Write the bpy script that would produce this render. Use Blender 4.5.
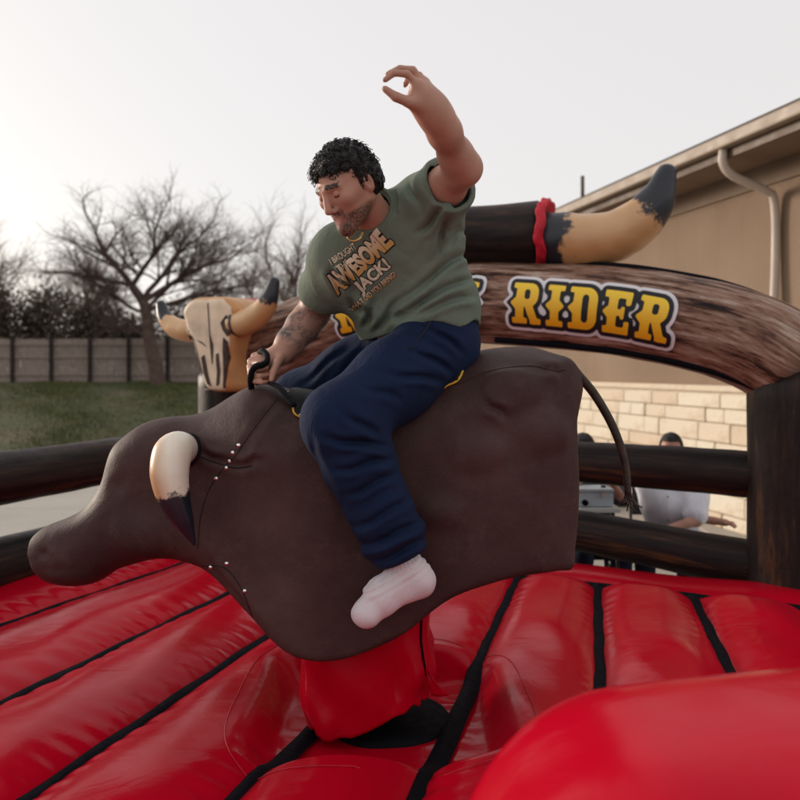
import bpy, bmesh, math, random
import numpy as np
from mathutils import Vector, Matrix
from mathutils.bvhtree import BVHTree

for o in list(bpy.data.objects):
    bpy.data.objects.remove(o)
scene = bpy.context.scene
C = scene.collection
random.seed(7)
rng = np.random.default_rng(7)

# ------------------------------------------------------------------ camera, sky, sun, exposure
F, H, HY = 777.78, 1.8, 370.0          # focal length in 800-px units, eye height, horizon row
cam_data = bpy.data.cameras.new('camera')
cam = bpy.data.objects.new('camera', cam_data)
C.objects.link(cam)
cam.location = (0, 0, H)
cam.rotation_euler = (math.radians(90), 0, 0)
cam_data.sensor_width = 36
cam_data.lens = 35
cam_data.shift_y = -(400 - HY) / 800
cam_data.clip_start = 0.05
cam_data.clip_end = 3000
cam_data.dof.use_dof = True
cam_data.dof.focus_distance = 2.45
cam_data.dof.aperture_fstop = 2.8
scene.camera = cam

SUN_EL, SUN_AZ = math.radians(10), math.radians(-60)
world = bpy.data.worlds.new('World')
scene.world = world
world.use_nodes = True
wn, wl = world.node_tree.nodes, world.node_tree.links
wn.clear()
sky = wn.new('ShaderNodeTexSky')
sky.sky_type = 'NISHITA'
sky.sun_disc = False
sky.sun_elevation = SUN_EL
sky.sun_rotation = SUN_AZ
sky.dust_density = 2.5
sky.air_density = 1.0
sky.ozone_density = 1.0
hsv = wn.new('ShaderNodeHueSaturation')
hsv.inputs['Saturation'].default_value = 0.55
veil = wn.new('ShaderNodeMixRGB')               # thin even cloud over the whole sky
veil.inputs[0].default_value = 0.72
veil.inputs[2].default_value = (5.45, 5.2, 5.1, 1)
bg = wn.new('ShaderNodeBackground')
bg.inputs['Strength'].default_value = 0.15
wo = wn.new('ShaderNodeOutputWorld')
wl.new(sky.outputs[0], hsv.inputs['Color'])
wl.new(hsv.outputs[0], veil.inputs[1])
wl.new(veil.outputs[0], bg.inputs['Color'])
wl.new(bg.outputs[0], wo.inputs['Surface'])

sun_data = bpy.data.lights.new('sun', 'SUN')
sun_data.energy = 1.9
sun_data.angle = math.radians(14)
sun_data.color = (1.0, 0.86, 0.72)
sun = bpy.data.objects.new('sun', sun_data)
C.objects.link(sun)
sd = Vector((math.sin(SUN_AZ) * math.cos(SUN_EL), math.cos(SUN_AZ) * math.cos(SUN_EL), math.sin(SUN_EL)))
sun.rotation_euler = (-sd).to_track_quat('-Z', 'Y').to_euler()
sun.location = (0, 0, 12)

vs = scene.view_settings
vs.view_transform = 'Standard'
vs.look = 'None'
vs.exposure = 0.32
vs.gamma = 1.0
vs.use_curve_mapping = False

# ------------------------------------------------------------------ helpers
def P(px, py, d):
    """a point seen at (px, py) of the 800-px photograph, d metres deep"""
    return np.array([(px - 400) / F * d, d, H + (HY - py) / F * d])

def tag(o, label=None, cat=None, group=None, kind=None):
    if label: o['label'] = label
    if cat: o['category'] = cat
    if group: o['group'] = group
    if kind: o['kind'] = kind
    return o

def thing(name, label, cat, loc=(0, 0, 0), group=None):
    o = bpy.data.objects.new(name, None)
    C.objects.link(o)
    o.location = loc
    o.empty_display_size = 0.1
    return tag(o, label, cat, group)

def link(name, me, material=None, parent=None):
    o = bpy.data.objects.new(name, me)
    C.objects.link(o)
    if material is not None and len(me.materials) == 0:
        me.materials.append(material)
    if parent is not None:
        o.parent = parent
        o.matrix_parent_inverse = Matrix.Translation(parent.location).inverted() if parent.type == 'EMPTY' else Matrix()
    return o

def mesh_np(name, V, Fc, smooth=True):
    V = np.asarray(V, dtype=np.float32)
    me = bpy.data.meshes.new(name)
    if isinstance(Fc, np.ndarray) and Fc.ndim == 2:
        n, k = Fc.shape
        me.vertices.add(len(V)); me.vertices.foreach_set('co', V.ravel())
        me.loops.add(n * k); me.loops.foreach_set('vertex_index', Fc.astype(np.int32).ravel())
        me.polygons.add(n)
        me.polygons.foreach_set('loop_start', np.arange(0, n * k, k, dtype=np.int32))
        me.update(calc_edges=True)
    else:
        me.from_pydata([tuple(v) for v in V], [], [tuple(f) for f in Fc])
    me.polygons.foreach_set('use_smooth', np.full(len(me.polygons), smooth))
    me.update()
    return me

def attr(me, name, vals):
    a = me.attributes.new(name, 'FLOAT', 'POINT')
    a.data.foreach_set('value', np.asarray(vals, dtype=np.float32))

def verts_of(me):
    v = np.empty(len(me.vertices) * 3, dtype=np.float32)
    me.vertices.foreach_get('co', v)
    return v.reshape(-1, 3)

def bvh_of(me):
    vs_ = [v.co.copy() for v in me.vertices]
    ps = [tuple(p.vertices) for p in me.polygons]
    return BVHTree.FromPolygons(vs_, ps)

EYE = Vector((0, 0, H))
def on_surface(bvh, px, py, lift=0.0):
    """the point of a surface that lies behind a pixel, lifted off along its normal"""
    d = Vector(P(px, py, 1.0)) - EYE
    d.normalize()
    hit, n, i, dist = bvh.ray_cast(EYE, d)
    if hit is None:
        return None
    if n.dot(d) > 0: n = -n
    return hit + n * lift

def catmull(pts, sub=6):
    pts = [np.asarray(p, float) for p in pts]
    if len(pts) < 3:
        return [pts[0] + (pts[-1] - pts[0]) * t / sub for t in range(sub + 1)]
    out = []
    ext = [2 * pts[0] - pts[1]] + pts + [2 * pts[-1] - pts[-2]]
    for i in range(1, len(ext) - 2):
        p0, p1, p2, p3 = ext[i - 1:i + 3]
        for k in range(sub):
            t = k / sub
            out.append(0.5 * ((2 * p1) + (-p0 + p2) * t + (2 * p0 - 5 * p1 + 4 * p2 - p3) * t * t + (-p0 + 3 * p1 - 3 * p2 + p3) * t ** 3))
    out.append(pts[-1])
    return out

def tube_data(path, radii, n=12, cap=True, flat=None, refn=None):
    path = [np.asarray(p, float) for p in path]
    m = len(path)
    if np.isscalar(radii): radii = [radii] * m
    V, Fc = [], []
    prev = None
    for i in range(m):
        t = path[min(i + 1, m - 1)] - path[max(i - 1, 0)]
        t = t / (np.linalg.norm(t) + 1e-9)
        if refn is not None:
            a = np.asarray(refn, float)
        elif prev is None:
            a = np.array([0, 0, 1.0]) if abs(t[2]) < 0.9 else np.array([1.0, 0, 0])
        else:
            a = prev
        a = a - t * np.dot(a, t); a /= np.linalg.norm(a)
        b = np.cross(t, a)
        prev = a
        for k in range(n):
            w = 2 * math.pi * k / n
            fa = 1.0 if flat is None else flat
            V.append(path[i] + radii[i] * (a * math.cos(w) * fa + b * math.sin(w)))
    for i in range(m - 1):
        for k in range(n):
            k2 = (k + 1) % n
            Fc.append((i * n + k, i * n + k2, (i + 1) * n + k2, (i + 1) * n + k))
    if cap:
        Fc.append(tuple(range(n))[::-1])
        Fc.append(tuple((m - 1) * n + k for k in range(n)))
    return V, Fc

def tube(name, path, radii, mat, parent=None, n=12, sub=0, flat=None, refn=None, smooth=True):
    if sub:
        m = len(path)
        if not np.isscalar(radii):
            rr = np.interp(np.linspace(0, m - 1, (m - 1) * sub + 1), range(m), radii)
        else:
            rr = radii
        path = catmull(path, sub)
        radii = rr
    V, Fc = tube_data(path, radii, n, True, flat, refn)
    me = mesh_np(name, V, Fc, smooth)
    return link(name, me, mat, parent)

def box_data(cx, cy, cz, hx, hy, hz):
    V = [(cx + sx * hx, cy + sy * hy, cz + sz * hz) for sz in (-1, 1) for sy in (-1, 1) for sx in (-1, 1)]
    Fc = [(0, 2, 3, 1), (4, 5, 7, 6), (0, 1, 5, 4), (2, 6, 7, 3), (0, 4, 6, 2), (1, 3, 7, 5)]
    return V, Fc

class MB:
    def __init__(s): s.V, s.F = [], []
    def add(s, V, Fc):
        o = len(s.V)
        s.V += [tuple(v) for v in V]
        s.F += [tuple(i + o for i in f) for f in Fc]
        return s
    def box(s, *a): return s.add(*box_data(*a))
    def build(s, name, mat, parent=None, smooth=False, bevel=0.0):
        me = mesh_np(name, s.V, s.F, smooth)
        if bevel:
            bm = bmesh.new(); bm.from_mesh(me)
            bmesh.ops.bevel(bm, geom=bm.edges[:], offset=bevel, segments=2, affect='EDGES', profile=0.6)
            bm.to_mesh(me); bm.free()
        return link(name, me, mat, parent)

# ---- implicit surfaces, meshed with surface nets
def smin(a, b, k):
    if np.isscalar(k) and k <= 0: return np.minimum(a, b)
    h = np.maximum(k - np.abs(a - b), 0) / k
    return np.minimum(a, b) - h * h * k * 0.25
def smax(a, b, k): return -smin(-a, -b, k)

def wave(X, Y, Z, s, seed, n=5):
    r = np.random.default_rng(seed)
    out = 0
    for i in range(n):
        d = r.normal(size=3); d *= s * (0.6 + r.random() * 0.9) / np.linalg.norm(d)
        out = out + np.sin(X * d[0] + Y * d[1] + Z * d[2] + r.random() * 6.28)
    return out / n

class Field:
    def __init__(s, lo, hi, h, big=0.3):
        s.lo = np.asarray(lo, float); s.h = h
        s.n = np.ceil((np.asarray(hi, float) - s.lo) / h).astype(int) + 1
        s.ax = [(s.lo[i] + h * np.arange(s.n[i])).astype(np.float32) for i in range(3)]
        s.f = np.full(tuple(s.n), big, dtype=np.float32)
    def grid(s, sl=None):
        a = s.ax if sl is None else [s.ax[i][sl[i]] for i in range(3)]
        return a[0][:, None, None], a[1][None, :, None], a[2][None, None, :]
    def box(s, lo, hi):
        r = []
        for i in range(3):
            a = int(np.floor((lo[i] - s.lo[i]) / s.h)); b = int(np.ceil((hi[i] - s.lo[i]) / s.h)) + 1
            r.append(slice(max(a, 0), max(min(b, s.n[i]), 0)))
        return tuple(r)
    def _put(s, sl, d, k, op):
        if op == 'u': s.f[sl] = smin(s.f[sl], d, k)
        else: s.f[sl] = smax(s.f[sl], -d, k)
    def cone(s, a, b, ra, rb, k=0.02, op='u'):
        a = np.asarray(a, float); b = np.asarray(b, float)
        pad = max(ra, rb) + k + 4 * s.h
        sl = s.box(np.minimum(a, b) - pad, np.maximum(a, b) + pad)
        X, Y, Z = s.grid(sl)
        ba = b - a; L = float(np.dot(ba, ba)) + 1e-9
        t = np.clip(((X - a[0]) * ba[0] + (Y - a[1]) * ba[1] + (Z - a[2]) * ba[2]) / L, 0, 1)
        d = np.sqrt((X - a[0] - t * ba[0]) ** 2 + (Y - a[1] - t * ba[1]) ** 2 + (Z - a[2] - t * ba[2]) ** 2) - (ra + (rb - ra) * t)
        s._put(sl, d, k, op); return s
    def chain(s, pts, rads, k=0.02, kin=0.01):
        for i in range(len(pts) - 1):
            s.cone(pts[i], pts[i + 1], rads[i], rads[i + 1], k if i == 0 else kin)
        return s
    def ball(s, c, r, k=0.02, op='u'): return s.cone(c, np.asarray(c) + 1e-4, r, r, k, op)
    def ell(s, c, rad, R=None, k=0.02, op='u'):
        c = np.asarray(c, float); rad = np.asarray(rad, float)
        R = np.eye(3) if R is None else np.asarray(R, float)
        pad = rad.max() + k + 4 * s.h
        sl = s.box(c - pad, c + pad)
        X, Y, Z = s.grid(sl)
        X, Y, Z = X - c[0], Y - c[1], Z - c[2]
        q = [R[i][0] * X + R[i][1] * Y + R[i][2] * Z for i in range(3)]
        k0 = np.sqrt(sum((q[i] / rad[i]) ** 2 for i in range(3)))
        k1 = np.sqrt(sum((q[i] / rad[i] ** 2) ** 2 for i in range(3))) + 1e-9
        s._put(sl, k0 * (k0 - 1) / k1, k, op); return s
    def cut(s, p, n, k=0.0):
        """keep the side opposite to normal n"""
        p = np.asarray(p, float); n = np.asarray(n, float); n = n / np.linalg.norm(n)
        X, Y, Z = s.grid()
        s.f = smax(s.f, ((X - p[0]) * n[0] + (Y - p[1]) * n[1] + (Z - p[2]) * n[2]).astype(np.float32), k)
        return s
    def mesh(s, name, relax=1):
        f = s.f
        sg = f < 0
        c = np.zeros(tuple(s.n - 1), dtype=np.int8)
        for i in (0, 1):
            for j in (0, 1):
                for k in (0, 1):
                    c += sg[i:i + s.n[0] - 1, j:j + s.n[1] - 1, k:k + s.n[2] - 1]
        act = (c > 0) & (c < 8)
        I = np.argwhere(act)
        idx = np.full(act.shape, -1, dtype=np.int32)
        idx[act] = np.arange(len(I))
        acc = np.zeros((len(I), 3)); cnt = np.zeros(len(I))
        for axis in range(3):
            o1, o2 = [a for a in range(3) if a != axis]
            for u in (0, 1):
                for v in (0, 1):
                    off = np.zeros(3, int); off[o1] = u; off[o2] = v
                    A = I + off; B = A.copy(); B[:, axis] += 1
                    fa = f[A[:, 0], A[:, 1], A[:, 2]]; fb = f[B[:, 0], B[:, 1], B[:, 2]]
                    m = (fa < 0) != (fb < 0)
                    t = np.where(m, fa / np.where(m, fa - fb, 1), 0)
                    p = A.astype(float); p[:, axis] += t
                    acc += p * m[:, None]; cnt += m
        V = acc / cnt[:, None]
        quads = []
        for axis in range(3):
            o1, o2 = [(1, 2), (2, 0), (0, 1)][axis]
            sa = [slice(None)] * 3; sb = [slice(None)] * 3
            sa[axis] = slice(0, -1); sb[axis] = slice(1, None)
            cr = sg[tuple(sa)] != sg[tuple(sb)]
            E = np.argwhere(cr)
            ok = (E[:, o1] > 0) & (E[:, o2] > 0) & (E[:, o1] < s.n[o1] - 1) & (E[:, o2] < s.n[o2] - 1)
            E = E[ok]
            def cell(du, dv):
                D = E.copy(); D[:, o1] += du; D[:, o2] += dv
                return idx[D[:, 0], D[:, 1], D[:, 2]]
            q = np.stack([cell(-1, -1), cell(0, -1), cell(0, 0), cell(-1, 0)], 1)
            neg = sg[E[:, 0], E[:, 1], E[:, 2]]
            q[~neg] = q[~neg][:, ::-1]
            quads.append(q)
        Q = np.concatenate(quads)
        for _ in range(relax):
            S = np.zeros_like(V); n = np.zeros(len(V))
            for a, b in ((0, 1), (1, 2), (2, 3), (3, 0)):
                np.add.at(S, Q[:, a], V[Q[:, b]]); np.add.at(n, Q[:, a], 1)
                np.add.at(S, Q[:, b], V[Q[:, a]]); np.add.at(n, Q[:, b], 1)
            V = V * 0.5 + 0.5 * S / np.maximum(n, 1)[:, None]
        return mesh_np(name, s.lo + V * s.h, Q)

# ---- materials
class NT:
    def __init__(s, name):
        s.m = bpy.data.materials.new(name); s.m.use_nodes = True
        s.n, s.l = s.m.node_tree.nodes, s.m.node_tree.links
        s.b = s.n['Principled BSDF']
        s.tc = s.n.new('ShaderNodeTexCoord')
    def set(s, **kw):
        for k, v in kw.items(): s.b.inputs[k.replace('_', ' ')].default_value = v
        return s
    def to(s, out, inp): s.l.new(out, s.b.inputs[inp]); return s
    def mapping(s, scale=(1, 1, 1), rot=(0, 0, 0), out='Object'):
        mp = s.n.new('ShaderNodeMapping')
        mp.inputs['Scale'].default_value = scale; mp.inputs['Rotation'].default_value = rot
        s.l.new(s.tc.outputs[out], mp.inputs['Vector']); return mp.outputs[0]
    def noise(s, scale, detail=4, vec=None, rough=0.55, dist=0):
        t = s.n.new('ShaderNodeTexNoise')
        t.inputs['Scale'].default_value = scale; t.inputs['Detail'].default_value = detail
        t.inputs['Roughness'].default_value = rough; t.inputs['Distortion'].default_value = dist
        s.l.new(vec if vec is not None else s.tc.outputs['Object'], t.inputs['Vector']); return t.outputs[0]
    def ramp(s, fac, stops, interp='LINEAR'):
        r = s.n.new('ShaderNodeValToRGB'); r.color_ramp.interpolation = interp
        e = r.color_ramp.elements
        while len(e) > 1: e.remove(e[-1])
        for i, (p, c) in enumerate(stops):
            q = e[0] if i == 0 else e.new(p)
            q.position = p
            q.color = (c, c, c, 1) if np.isscalar(c) else (*c, 1)
        s.l.new(fac, r.inputs[0]); return r.outputs[0]
    def mix(s, fac, a, b, mode='MIX'):
        x = s.n.new('ShaderNodeMixRGB'); x.blend_type = mode
        for v, i in ((fac, 0), (a, 1), (b, 2)):
            if isinstance(v, bpy.types.NodeSocket): s.l.new(v, x.inputs[i])
            elif np.isscalar(v): x.inputs[i].default_value = v if i == 0 else (v, v, v, 1)
            else: x.inputs[i].default_value = (*v, 1)
        return x.outputs[0]
    def math(s, op, a, b=0.0):
        x = s.n.new('ShaderNodeMath'); x.operation = op
        for v, i in ((a, 0), (b, 1)):
            if isinstance(v, bpy.types.NodeSocket): s.l.new(v, x.inputs[i])
            else: x.inputs[i].default_value = v
        return x.outputs[0]
    def attr(s, name):
        a = s.n.new('ShaderNodeAttribute'); a.attribute_name = name; return a.outputs['Fac']
    def rand(s):
        return s.n.new('ShaderNodeObjectInfo').outputs['Random']
    def bump(s, h, strength=0.3, dist=0.01):
        b = s.n.new('ShaderNodeBump')
        b.inputs['Strength'].default_value = strength; b.inputs['Distance'].default_value = dist
        s.l.new(h, b.inputs['Height']); s.l.new(b.outputs[0], s.b.inputs['Normal']); return s

def mat(name, base, rough=0.6, var=0.15, scale=6, bump=0.15, bscale=60, bdist=0.004, metal=0, coat=0, sheen=0, rvar=0.1, spec=0.3):
    t = NT(name)
    base = np.array(base)
    nz = t.noise(scale, 5)
    t.to(t.ramp(nz, [(0.3, tuple(base * (1 - var))), (0.7, tuple(np.minimum(base * (1 + var), 1)))]), 'Base Color')
    if rvar:
        t.to(t.ramp(t.noise(scale * 2.3, 3), [(0.3, max(rough - rvar, 0.03)), (0.7, min(rough + rvar, 1))]), 'Roughness')
    else:
        t.set(Roughness=rough)
    t.set(Metallic=metal, Specular_IOR_Level=spec)
    if coat: t.set(Coat_Weight=coat)
    if sheen: t.set(Sheen_Weight=sheen)
    if bump: t.bump(t.noise(bscale, 4), bump, bdist)
    return t.m

M = {}
# the red vinyl of the mattress
t = NT('red_vinyl')
n1 = t.noise(1.3, 4); n2 = t.noise(22, 3)
col = t.ramp(n1, [(0.25, (0.40, 0.001, 0.011)), (0.75, (0.50, 0.002, 0.018))])
dust = t.ramp(t.noise(5.5, 8, rough=0.7), [(0.62, 0.0), (0.85, 0.06)])
col = t.mix(dust, col, (0.5, 0.12, 0.12))
t.to(col, 'Base Color')
t.to(t.ramp(t.noise(9, 5), [(0.3, 0.16), (0.75, 0.27)]), 'Roughness')
wv = t.noise(4, 4, t.mapping((1, 1.8, 1), (0, 0, 0.6)), dist=1.5)
wv2 = t.noise(24, 3, t.mapping((1, 0.5, 1), (0, 0, 0.3)), dist=1.5)
hh = t.math('ADD', t.math('MULTIPLY', wv, 1.0), t.math('MULTIPLY', wv2, 0.25))
t.set(Specular_IOR_Level=0.13); t.bump(hh, 0.09, 0.02); M['red'] = t.m

M['strap'] = mat('black_webbing', (0.005, 0.005, 0.008), 0.75, 0.3, 30, 0.4, 220, 0.003, spec=0.08)
M['black'] = mat('black_rubber', (0.005, 0.005, 0.007), 0.75, 0.3, 12, 0.2, 90, spec=0.1)

# brown leather of the bull
t = NT('brown_leather')
n1 = t.noise(2.2, 6, rough=0.65)
col = t.ramp(n1, [(0.26, (0.030, 0.013, 0.013)), (0.5, (0.052, 0.026, 0.0245)), (0.75, (0.086, 0.048, 0.044))])
scuff = t.ramp(t.noise(7, 8, rough=0.75), [(0.52, 0.0), (0.75, 0.5)])
col = t.mix(scuff, col, (0.115, 0.07, 0.062))
t.to(col, 'Base Color')
t.to(t.ramp(t.noise(5, 5), [(0.3, 0.5), (0.75, 0.68)]), 'Roughness')
g = t.math('ADD', t.math('MULTIPLY', t.noise(180, 3), 0.16), t.noise(3.2, 5, dist=0.8))
t.set(Specular_IOR_Level=0.2); t.bump(g, 0.5, 0.02); M['leather'] = t.m
M['seam'] = mat('dark_seam', (0.012, 0.008, 0.008), 0.8, 0.2, 30, 0)
M['saddle'] = mat('black_saddle_leather', (0.008, 0.008, 0.011), 0.6, 0.3, 14, 0.3, 120, spec=0.12)
M['yellow_piping'] = mat('yellow_piping', (0.62, 0.36, 0.03), 0.5, 0.15, 30, 0)
M['rivet'] = mat('nickel_rivet', (0.8, 0.78, 0.75), 0.25, 0.05, 20, 0, metal=1)
M['rope'] = mat('tail_leather', (0.045, 0.032, 0.025), 0.55, 0.4, 25, 0.5, 60, 0.006)

# horns: attribute t runs from root to tip, root band optional
def horn_mat(name, light, tan, root_band=False, tip0=0.0):
    t = NT(name)
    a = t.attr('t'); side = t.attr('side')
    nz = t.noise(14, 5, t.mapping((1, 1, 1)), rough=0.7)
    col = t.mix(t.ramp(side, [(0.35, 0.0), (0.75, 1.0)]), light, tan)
    col = t.mix(t.ramp(t.noise(6, 5), [(0.4, 0.0), (0.8, 0.3)]), col, tuple(np.array(tan) * 0.75))
    jag = t.math('ADD', t.math('ADD', a, tip0), t.math('MULTIPLY', t.math('SUBTRACT', nz, 0.5), 0.3))
    col = t.mix(t.ramp(jag, [(0.66, 0.0), (0.69, 1.0)]), col, (0.012, 0.015, 0.024))
    if root_band:
        col = t.mix(t.ramp(jag, [(0.16, 1.0), (0.2, 0.0)]), col, (0.012, 0.015, 0.024))
    t.to(col, 'Base Color'); t.set(Roughness=0.36)
    t.bump(t.noise(9, 4, dist=0.7), 0.3, 0.015)
    return t.m
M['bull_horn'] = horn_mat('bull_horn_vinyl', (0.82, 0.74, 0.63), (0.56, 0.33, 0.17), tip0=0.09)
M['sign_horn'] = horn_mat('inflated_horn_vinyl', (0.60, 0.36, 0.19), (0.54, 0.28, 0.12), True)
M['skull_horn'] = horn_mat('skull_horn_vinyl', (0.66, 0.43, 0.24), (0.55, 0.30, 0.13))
M['skull_tan'] = mat('tan_vinyl', (0.58, 0.30, 0.12), 0.4, 0.12, 5, 0.3, 9, 0.015)
M['skull_bone'] = mat('bone_print', (0.74, 0.60, 0.45), 0.45, 0.18, 7, 0.2, 10, 0.01)
M['skull_dark'] = mat('dark_print', (0.06, 0.035, 0.03), 0.5, 0.5, 20, 0)
M['red_cloth'] = mat('red_ring_vinyl', (0.5, 0.012, 0.03), 0.45, 0.2, 10, 0.5, 25, 0.015)

# log print: u attribute runs along the log
def log_mat(name, stops, amt, rough=0.5, k=(2.2, 26)):
    t = NT(name)
    cx = t.n.new('ShaderNodeCombineXYZ')
    t.l.new(t.attr('u'), cx.inputs[0]); t.l.new(t.attr('v'), cx.inputs[1])
    mp = t.n.new('ShaderNodeMapping'); mp.inputs['Scale'].default_value = (k[0], k[1], 1)
    t.l.new(cx.outputs[0], mp.inputs['Vector'])
    n1 = t.noise(1.0, 9, mp.outputs[0], rough=0.74, dist=0.15)
    col = t.ramp(n1, stops)
    big = t.noise(0.35, 3, mp.outputs[0])
    col = t.mix(t.ramp(big, [(0.35, 0.0), (0.7, amt)]), col, (0.02, 0.014, 0.014))
    t.to(col, 'Base Color')
    t.to(t.ramp(t.noise(6, 4), [(0.3, rough - 0.08), (0.7, rough + 0.12)]), 'Roughness')
    t.set(Specular_IOR_Level=0.17)
    t.bump(t.noise(7, 5, dist=0.6), 0.3, 0.02)
    return t.m
M['log_dark'] = log_mat('dark_log_print', [(0.38, (0.006, 0.005, 0.006)), (0.49, (0.018, 0.012, 0.012)), (0.56, (0.034, 0.021, 0.017)), (0.61, (0.11, 0.046, 0.02)), (0.65, (0.028, 0.017, 0.015)), (0.72, (0.012, 0.009, 0.009))], 0.6, k=(0.8, 6.0))
M['log_bark'] = log_mat('cracked_log_print', [(0.36, (0.010, 0.006, 0.006)), (0.43, (0.06, 0.028, 0.020)), (0.48, (0.21, 0.105, 0.07)), (0.55, (0.32, 0.20, 0.15)), (0.63, (0.52, 0.40, 0.34)), (0.72, (0.30, 0.18, 0.14)), (0.78, (0.05, 0.03, 0.025))], 0.3, 0.5, k=(2.2, 15))

# skin
t = NT('skin')
n1 = t.noise(9, 5)
col = t.ramp(n1, [(0.3, (0.37, 0.175, 0.122)), (0.7, (0.49, 0.26, 0.188))])
tat = t.noise(34, 5, rough=0.6, dist=1.2)
tatc = t.ramp(tat, [(0.40, (0.02, 0.022, 0.03)), (0.5, (0.075, 0.055, 0.055)), (0.56, (0.25, 0.15, 0.115))])
big = t.ramp(t.noise(16, 3, dist=0.6), [(0.38, 1.0), (0.6, 0.25)])
fac = t.math('MULTIPLY', t.attr('tattoo'), t.math('MULTIPLY', big, 0.9))
col = t.mix(fac, col, tatc)
st = t.ramp(t.noise(160, 3), [(0.35, 1.0), (0.62, 0.45)])
col = t.mix(t.math('MULTIPLY', t.attr('beard'), st), col, (0.025, 0.016, 0.014))
col = t.mix(t.attr('lip'), col, (0.36, 0.12, 0.1))
t.to(col, 'Base Color')
t.set(Roughness=0.5, Subsurface_Weight=0.08, Subsurface_Radius=(0.01, 0.004, 0.002))
t.bump(t.noise(120, 4), 0.18, 0.003); M['skin'] = t.m
M['hair'] = mat('dark_hair', (0.010, 0.008, 0.008), 0.42, 0.4, 40, 0.5, 160, 0.004)
M['eye'] = mat('eye_white', (0.7, 0.66, 0.62), 0.2, 0.04, 10, 0)
M['iris'] = mat('dark_iris', (0.03, 0.017, 0.01), 0.15, 0.1, 10, 0)

def cloth(name, base, weave=420, var=0.14, rough=0.9):
    t = NT(name)
    base = np.array(base)
    col = t.ramp(t.noise(5, 6, rough=0.65), [(0.28, tuple(base * (1 - var))), (0.72, tuple(base * (1 + var)))])
    t.to(col, 'Base Color'); t.set(Roughness=rough, Specular_IOR_Level=0.2)
    h = t.math('ADD', t.math('MULTIPLY', t.noise(weave, 2), 0.10), t.noise(9, 5, t.mapping((1, 1, 0.45), (0.3, 0.6, 0)), dist=1.2))
    t.bump(h, 0.55, 0.02)
    return t.m
M['shirt'] = cloth('green_jersey', (0.152, 0.188, 0.148))
M['pants'] = cloth('navy_fleece', (0.006, 0.0145, 0.046), 300, 0.25)
M['sock'] = cloth('white_sock_knit', (0.64, 0.57, 0.60), 260, 0.08)
M['shirt_white'] = cloth('white_cotton', (0.80, 0.82, 0.90), 300, 0.06)
M['shirt_grey'] = cloth('grey_cotton', (0.07, 0.075, 0.085), 300, 0.1)
M['jeans'] = cloth('dark_denim', (0.018, 0.025, 0.05), 300, 0.2)
M['gold'] = mat('gold_chain', (0.75, 0.52, 0.22), 0.3, 0.1, 30, 0, metal=1)

# printed lettering
def grad_mat(name, lo, hi):
    t = NT(name); t.to(t.ramp(t.attr('g'), [(0.1, lo), (0.95, hi)]), 'Base Color')
    t.set(Roughness=0.45); t.bump(t.noise(8, 3), 0.15, 0.01); return t.m
M['ink_yellow'] = grad_mat('yellow_ink', (0.78, 0.36, 0.008), (0.88, 0.60, 0.03))
M['ink_black'] = mat('black_ink', (0.014, 0.014, 0.018), 0.45, 0.1, 10, 0)
M['ink_white'] = mat('white_ink', (0.7, 0.68, 0.72), 0.45, 0.06, 6, 0)
M['print_gold'] = grad_mat('gold_shirt_print', (0.52, 0.29, 0.09), (0.72, 0.6, 0.45))
M['print_white'] = mat('pale_shirt_print', (0.66, 0.56, 0.42), 0.8, 0.25, 60, 0)
M['print_dark'] = mat('dark_shirt_print', (0.02, 0.017, 0.018), 0.8, 0.3, 40, 0)

# the setting
t = NT('stucco')
col = t.ramp(t.noise(0.7, 5), [(0.3, (0.235, 0.16, 0.108)), (0.7, (0.305, 0.215, 0.15))])
streak = t.ramp(t.noise(2.0, 6, t.mapping((3, 3, 0.25)), rough=0.7), [(0.5, 0.0), (0.75, 0.28)])
col = t.mix(streak, col, (0.17, 0.12, 0.085))
t.to(col, 'Base Color'); t.set(Roughness=0.92); t.bump(t.noise(45, 5), 0.7, 0.012); M['stucco'] = t.m
t = NT('limestone')
rd = t.ramp(t.rand(), [(0.0, (0.66, 0.53, 0.39)), (0.35, (0.74, 0.64, 0.50)), (0.7, (0.78, 0.71, 0.58)), (1.0, (0.70, 0.58, 0.44))])
st = t.ramp(t.noise(3.2, 6, rough=0.65), [(0.5, 0.0), (0.72, 0.6)])
col = t.mix(st, rd, (0.5, 0.32, 0.17))
t.to(col, 'Base Color'); t.set(Roughness=0.9); t.bump(t.noise(9, 7, rough=0.7), 0.6, 0.03); M['stone'] = t.m
M['mortar'] = mat('mortar', (0.64, 0.555, 0.45), 0.95, 0.1, 8, 0.4, 60)
M['trim'] = mat('brown_trim_paint', (0.13, 0.088, 0.062), 0.55, 0.08, 2, 0.05, 30)
M['soffit'] = mat('soffit_paint', (0.22, 0.155, 0.11), 0.7, 0.06, 2, 0.1, 30)
M['gutter'] = mat('gutter_metal', (0.30, 0.235, 0.18), 0.45, 0.08, 3, 0.05, 20)
M['roof'] = mat('roof_shingle', (0.09, 0.08, 0.075), 0.9, 0.25, 20, 0.4, 50)
M['white_pipe'] = mat('cream_pipe', (0.55, 0.47, 0.4), 0.45, 0.06, 4, 0)

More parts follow.
